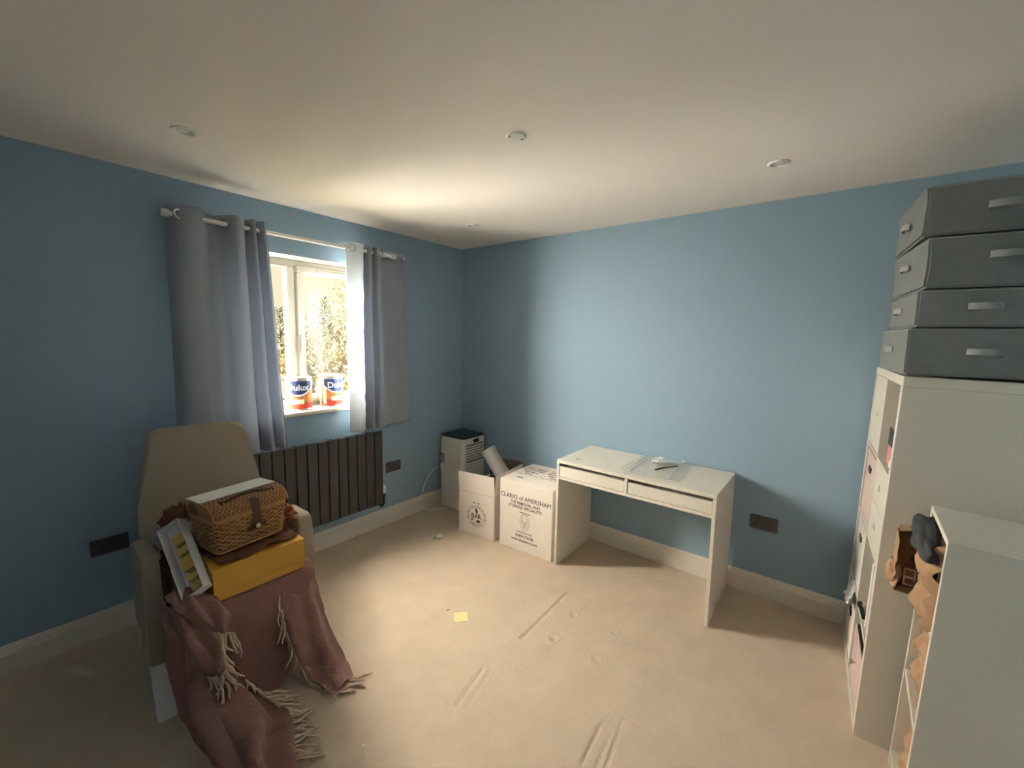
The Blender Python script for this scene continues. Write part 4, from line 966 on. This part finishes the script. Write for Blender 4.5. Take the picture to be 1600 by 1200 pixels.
# wicker basket
BX = thing('wicker_basket', 'wicker picnic basket with leather strap on top of the yellow box', 'basket', (-2.187, -.868, .632), R(8))
t = BX
bw, tw, dpt, hh = .140, .158, .205, .145
def perim(w, d0, d1, n=120):
    """rounded rectangle path in (x,y); d0 front, d1 back"""
    r = .025; pts = []
    for cx, cy, a_0 in ((w-r, d1-r, 0), (-w+r, d1-r, 90), (-w+r, d0+r, 180), (w-r, d0+r, 270)):
        for i in range(5): a = R(a_0+90*i/4); pts.append(Vector((cx+r*math.cos(a), cy+r*math.sin(a), 0)))
    pts.append(pts[0].copy()); seg = [(pts[i+1]-pts[i]).length for i in range(len(pts)-1)]; T_ = sum(seg); out = []
    k = 0; acc = 0
    for i in range(n):
        s = T_*i/n
        while acc+seg[k] < s: acc += seg[k]; k += 1
        f = (s-acc)/seg[k]; p = pts[k].lerp(pts[k+1], f); tg = (pts[k+1]-pts[k]).normalized(); out.append((p, Vector((tg.y, -tg.x, 0))))
    return out
bm = B(); loops = []
for z, f in ((0, 0), (hh, 1)):
    w = bw+(tw-bw)*f-.003; pp = perim(w, -.008*f+.003, dpt+.006*f-.003, 60); loops.append([bm.verts.new((p.x, p.y, z)) for p, n_ in pp])
for i in range(60): bm.faces.new((loops[0][i], loops[0][(i+1) % 60], loops[1][(i+1) % 60], loops[1][i]))
bm.faces.new(loops[0][::-1]); bm.faces.new(loops[1]); obj('basket_core', bm, M_wickd, t)
bm = B(); NR = 15; NP = 144
for k in range(NR):
    f = (k+.5)/NR; z = hh*f; w = bw+(tw-bw)*f; pp = perim(w, -.008*f, dpt+.006*f, NP); pts = []
    for i, (p, n_) in enumerate(pp):
        pts.append(p + n_*(.0030*math.cos(PI*i/3 + PI*k)) + Vector((0, 0, z+.0008*math.sin(i*.9+k))))
    pts.append(pts[0]); tube(bm, pts, .0036, 5, False)
o = obj('woven_strands', bm, M_wick, t, True); o['kind'] = 'stuff'
bm = B()
for f, rad in ((0.02, .0055), (.97, .006)):
    w = bw+(tw-bw)*f; pp = perim(w, -.008*f, dpt+.006*f, 90); pts = [p+Vector((0, 0, hh*f)) for p, n_ in pp]; pts.append(pts[0]); tube(bm, pts, rad, 7, False)
obj('rim', bm, M_wick, t, True)
LZ = hh+.006; LH = .058; y0_, y1_ = -.012, dpt+.010
def lid_pt(a): # a 0..pi from front to back, flattened dome
    c = math.cos(a); s = math.sin(a); return Vector((0, (y0_+y1_)/2 - (y1_-y0_)/2*(abs(c)**.85*(1 if c > 0 else -1)), LZ+LH*s**.8))
bm = B(); A_ = [lid_pt(PI*i/20) for i in range(21)]
va = [bm.verts.new((-tw+.002, p.y*.97+.003, p.z-.003)) for p in A_]; vb = [bm.verts.new((tw-.002, p.y*.97+.003, p.z-.003)) for p in A_]
for i in range(20): bm.faces.new((va[i], va[i+1], vb[i+1], vb[i]))
bm.faces.new(va); bm.faces.new(vb[::-1]); bm.faces.new((va[0], vb[0], vb[-1], va[-1])); lid_core = obj('lid_core', bm, M_wickd, t)
bm = B(); NL = 38
for k in range(NL):
    x = -tw+2*tw*(k+.5)/NL; pts = []
    for i in range(36):
        p = lid_pt(PI*i/35); c = Vector((0, (y0_+y1_)/2, LZ)); n_ = (p-c).normalized(); pts.append(Vector((x+.0006*math.sin(i), p.y, p.z)) + n_*(.0028*math.cos(PI*i/2.2+PI*k)))
    tube(bm, pts, .0034, 5)
for s in (-1, 1):
    for k in range(7):
        f = 1-k/7; pts = [Vector((s*(tw+.001), (y0_+y1_)/2+(p.y-(y0_+y1_)/2)*f, LZ+(p.z-LZ)*f)) for p in [lid_pt(PI*i/20) for i in range(21)]]; tube(bm, pts, .0035, 5)
o = obj('woven_lid', bm, M_wick, t, True); o['kind'] = 'stuff'
bm = B()
pp = perim(tw+.002, y0_, y1_, 90); pts = [p+Vector((0, 0, LZ)) for p, n_ in pp]; pts.append(pts[0]); tube(bm, pts, .005, 7, False); obj('lid_rim', bm, M_wick, t, True)
def ribbon(bm, path, wv, w, th=.003):
    V = []; wv = Vector(wv)
    for i, p in enumerate(path):
        tg = (path[min(i+1, len(path)-1)]-path[max(i-1, 0)]).normalized(); n_ = wv.cross(tg).normalized()
        ww = w(i/(len(path)-1)) if callable(w) else w
        V.append([bm.verts.new(p+wv*s*ww+n_*e) for s, e in ((-1, 0), (1, 0), (1, th), (-1, th))])
    for a, b in zip(V, V[1:]):
        for k in range(4): bm.faces.new((a[k], a[(k+1) % 4], b[(k+1) % 4], b[k]))
    bm.faces.new(V[0]); bm.faces.new(V[-1][::-1])
# closing strap and button
bm = B(); path = [lid_pt(a)+Vector((.012, -.006, .004)) for a in (.85, .65, .45, .25)] + [Vector((.012, -.022, LZ-.004)), Vector((.012, -.023, LZ-.03)), Vector((.012, -.020, LZ-.055)), Vector((.012, -.017, LZ-.078)), Vector((.012, -.016, LZ-.088))]
ribbon(bm, path, (1, 0, 0), lambda f: .016 if f < .62 else (.016+.010*math.sin((f-.62)/.38*PI*.75) if f < .97 else .012)); obj('leather_strap', bm, M_leather, t)
bm = B(); ribbon(bm, [Vector((-.028, -.017, LZ-.082)), Vector((.012, -.020, LZ-.076)), Vector((.050, -.017, LZ-.074))], (0, 0, 1), .008); obj('strap_loop', bm, M_leather, t)
bm = B(); lathe(bm, [(.009, 0), (.010, .003), (.007, .006), (0, .007)], 18, axis_m((.012, -.024, LZ-.072), (0, -1, .05))); obj('button', bm, mat('bone_button', (214, 196, 164), .4), t, True, True)
# carrying handle on the lid
bm = B(); hy = lid_pt(1.05); path = spline([Vector((-.105, hy.y, hy.z+.003)), Vector((-.075, hy.y, hy.z+.006)), Vector((-.04, hy.y, hy.z+.014)), Vector((.02, hy.y, hy.z+.017)), Vector((.07, hy.y, hy.z+.010)), Vector((.095, hy.y, hy.z+.006)), Vector((.12, hy.y, hy.z+.003))], 4)
tube(bm, path, .0058, 8); tube(bm, [path[0]+Vector((0, -.012, -.006)), path[0]+Vector((.0, .012, .006))], .004, 6); tube(bm, [path[-1]+Vector((0, -.012, -.006)), path[-1]+Vector((.0, .012, .006))], .004, 6)
obj('leather_handle', bm, M_leather, t, True)
# white card on the basket lid
bm = B(); box(bm, -.168, .155, -.055, .065, 0, .004, .001)
o = obj('white_card', bm, mat('white_card_sheet', (232, 230, 226), .5)); o.location = (-2.205, -.735, .8455); o.rotation_euler = (R(-1.5), 0, R(9)); tag(o, 'flat white card lying on the lid of the wicker basket', 'card')

# packing paper and other bits around the basket
def wad(nm, m, label, cat, c, s, seed, amp=.45, fr=3.2, sub=4):
    bm = B(); crumple(bm, c, *s, sub, amp, seed, fr); return tag(obj(nm, bm, m, None, True, True), label, cat)
bm = B(); crumple_sheet(bm, -.165, .165, -.115, .125, 0, .014, 30, 24, 9, 13, Matrix.Translation((-2.185, -.825, .6105)) @ Matrix.Rotation(R(6), 4, 'Z'))
for v in bm.verts:
    if v.co.y < -.935: v.co.z -= (abs(v.co.y)-.935)*.1
tag(obj('brown_wrapping_paper', bm, M_paperd, None, True, True), 'dark brown wrapping paper crushed between basket and yellow box', 'wrapping paper')
wad('crumpled_tissue', mat('reddish_brown_tissue', (176, 112, 84), .7, var=.25, vscale=20), 'crumpled reddish brown tissue between basket and right armrest', 'wrapping paper', (-1.985, -.725, .660), (.045, .07, .04), 3, .5, 3.2)
wad('crumpled_kraft_paper', M_paperd, 'crumpled brown paper behind the basket against the backrest', 'wrapping paper', (-2.345, -.485, .665), (.10, .05, .085), 6, .5, 3.4)
wad('grey_plastic_bag', M_greybag, 'crumpled grey plastic bag tucked inside the left armrest', 'plastic bag', (-2.452, -.62, .668), (.030, .07, .048), 9, .5, 3.4)
bm = B(); box(bm, -.06, .06, -.09, .09, 0, .225, .003, 2)
o = obj('grey_gift_box', bm, mat('dull_grey_card', (112, 110, 104), .7)); o.location = (-2.315, -.62, .458); o.rotation_euler = (0, 0, R(6)); tag(o, 'plain dull grey box standing behind the left end of the basket', 'box')
bm = B(); box(bm, -.012, .012, -.13, .12, 0, .17, .008, 2)
for v in bm.verts: v.co.x += .006*noise.noise(v.co*20)
o = obj('maroon_cloth', bm, M_maroon); o.location = (-2.474, -.70, .456); o.rotation_euler = (0, 0, YAW); tag(o, 'dark maroon cloth squeezed against the left armrest', 'cloth')
# long narrow tray with gold blocks, leaning against the pile
LD = Vector((.01, -.27, -.215)).normalized(); WD_ = Vector((0, .62, -.78))*math.cos(R(42)) + Vector((-1, 0, 0))*math.sin(R(42))
TM = frame_m((-2.385, -.700, .752), LD, WD_)
t = thing('gift_tray', 'long white tray of pale gold blocks leaning inside the left armrest', 'tray', (0, 0, 0)); t.matrix_world = TM
TL, TW = .325, .085
def tb(nm, x0, x1, y0, y1, z0, z1, m):
    bm = B(); box(bm, x0, x1, y0, y1, z0, z1, .001); return obj(nm, bm, m, t)
M_trayw = mat('white_tray_card', (226, 224, 226), .45)
tb('tray_base', 0, TL, 0, TW, -.003, 0, M_trayw)
tb('tray_wall', 0, TL, -.003, 0, -.048, 0, M_trayw); tb('tray_wall', 0, TL, TW, TW+.003, -.048, 0, M_trayw); tb('tray_wall', -.003, 0, -.003, TW+.003, -.048, 0, M_trayw); tb('tray_wall', TL, TL+.003, -.003, TW+.003, -.048, 0, M_trayw)
for k, (a, b, h_) in enumerate(((.06, .105, .040), (.122, .150, .040), (.166, .225, .040), (.245, .270, .040), (.288, .31, .030))): tb('gold_block', a, b, .002, TW*.62, -h_, -.0035, M_gold)
for a, b in ((.106, .121), (.151, .165), (.226, .244)): tb('dark_slot', a, b, .002, TW*.6, -.012, -.0035, M_leather)
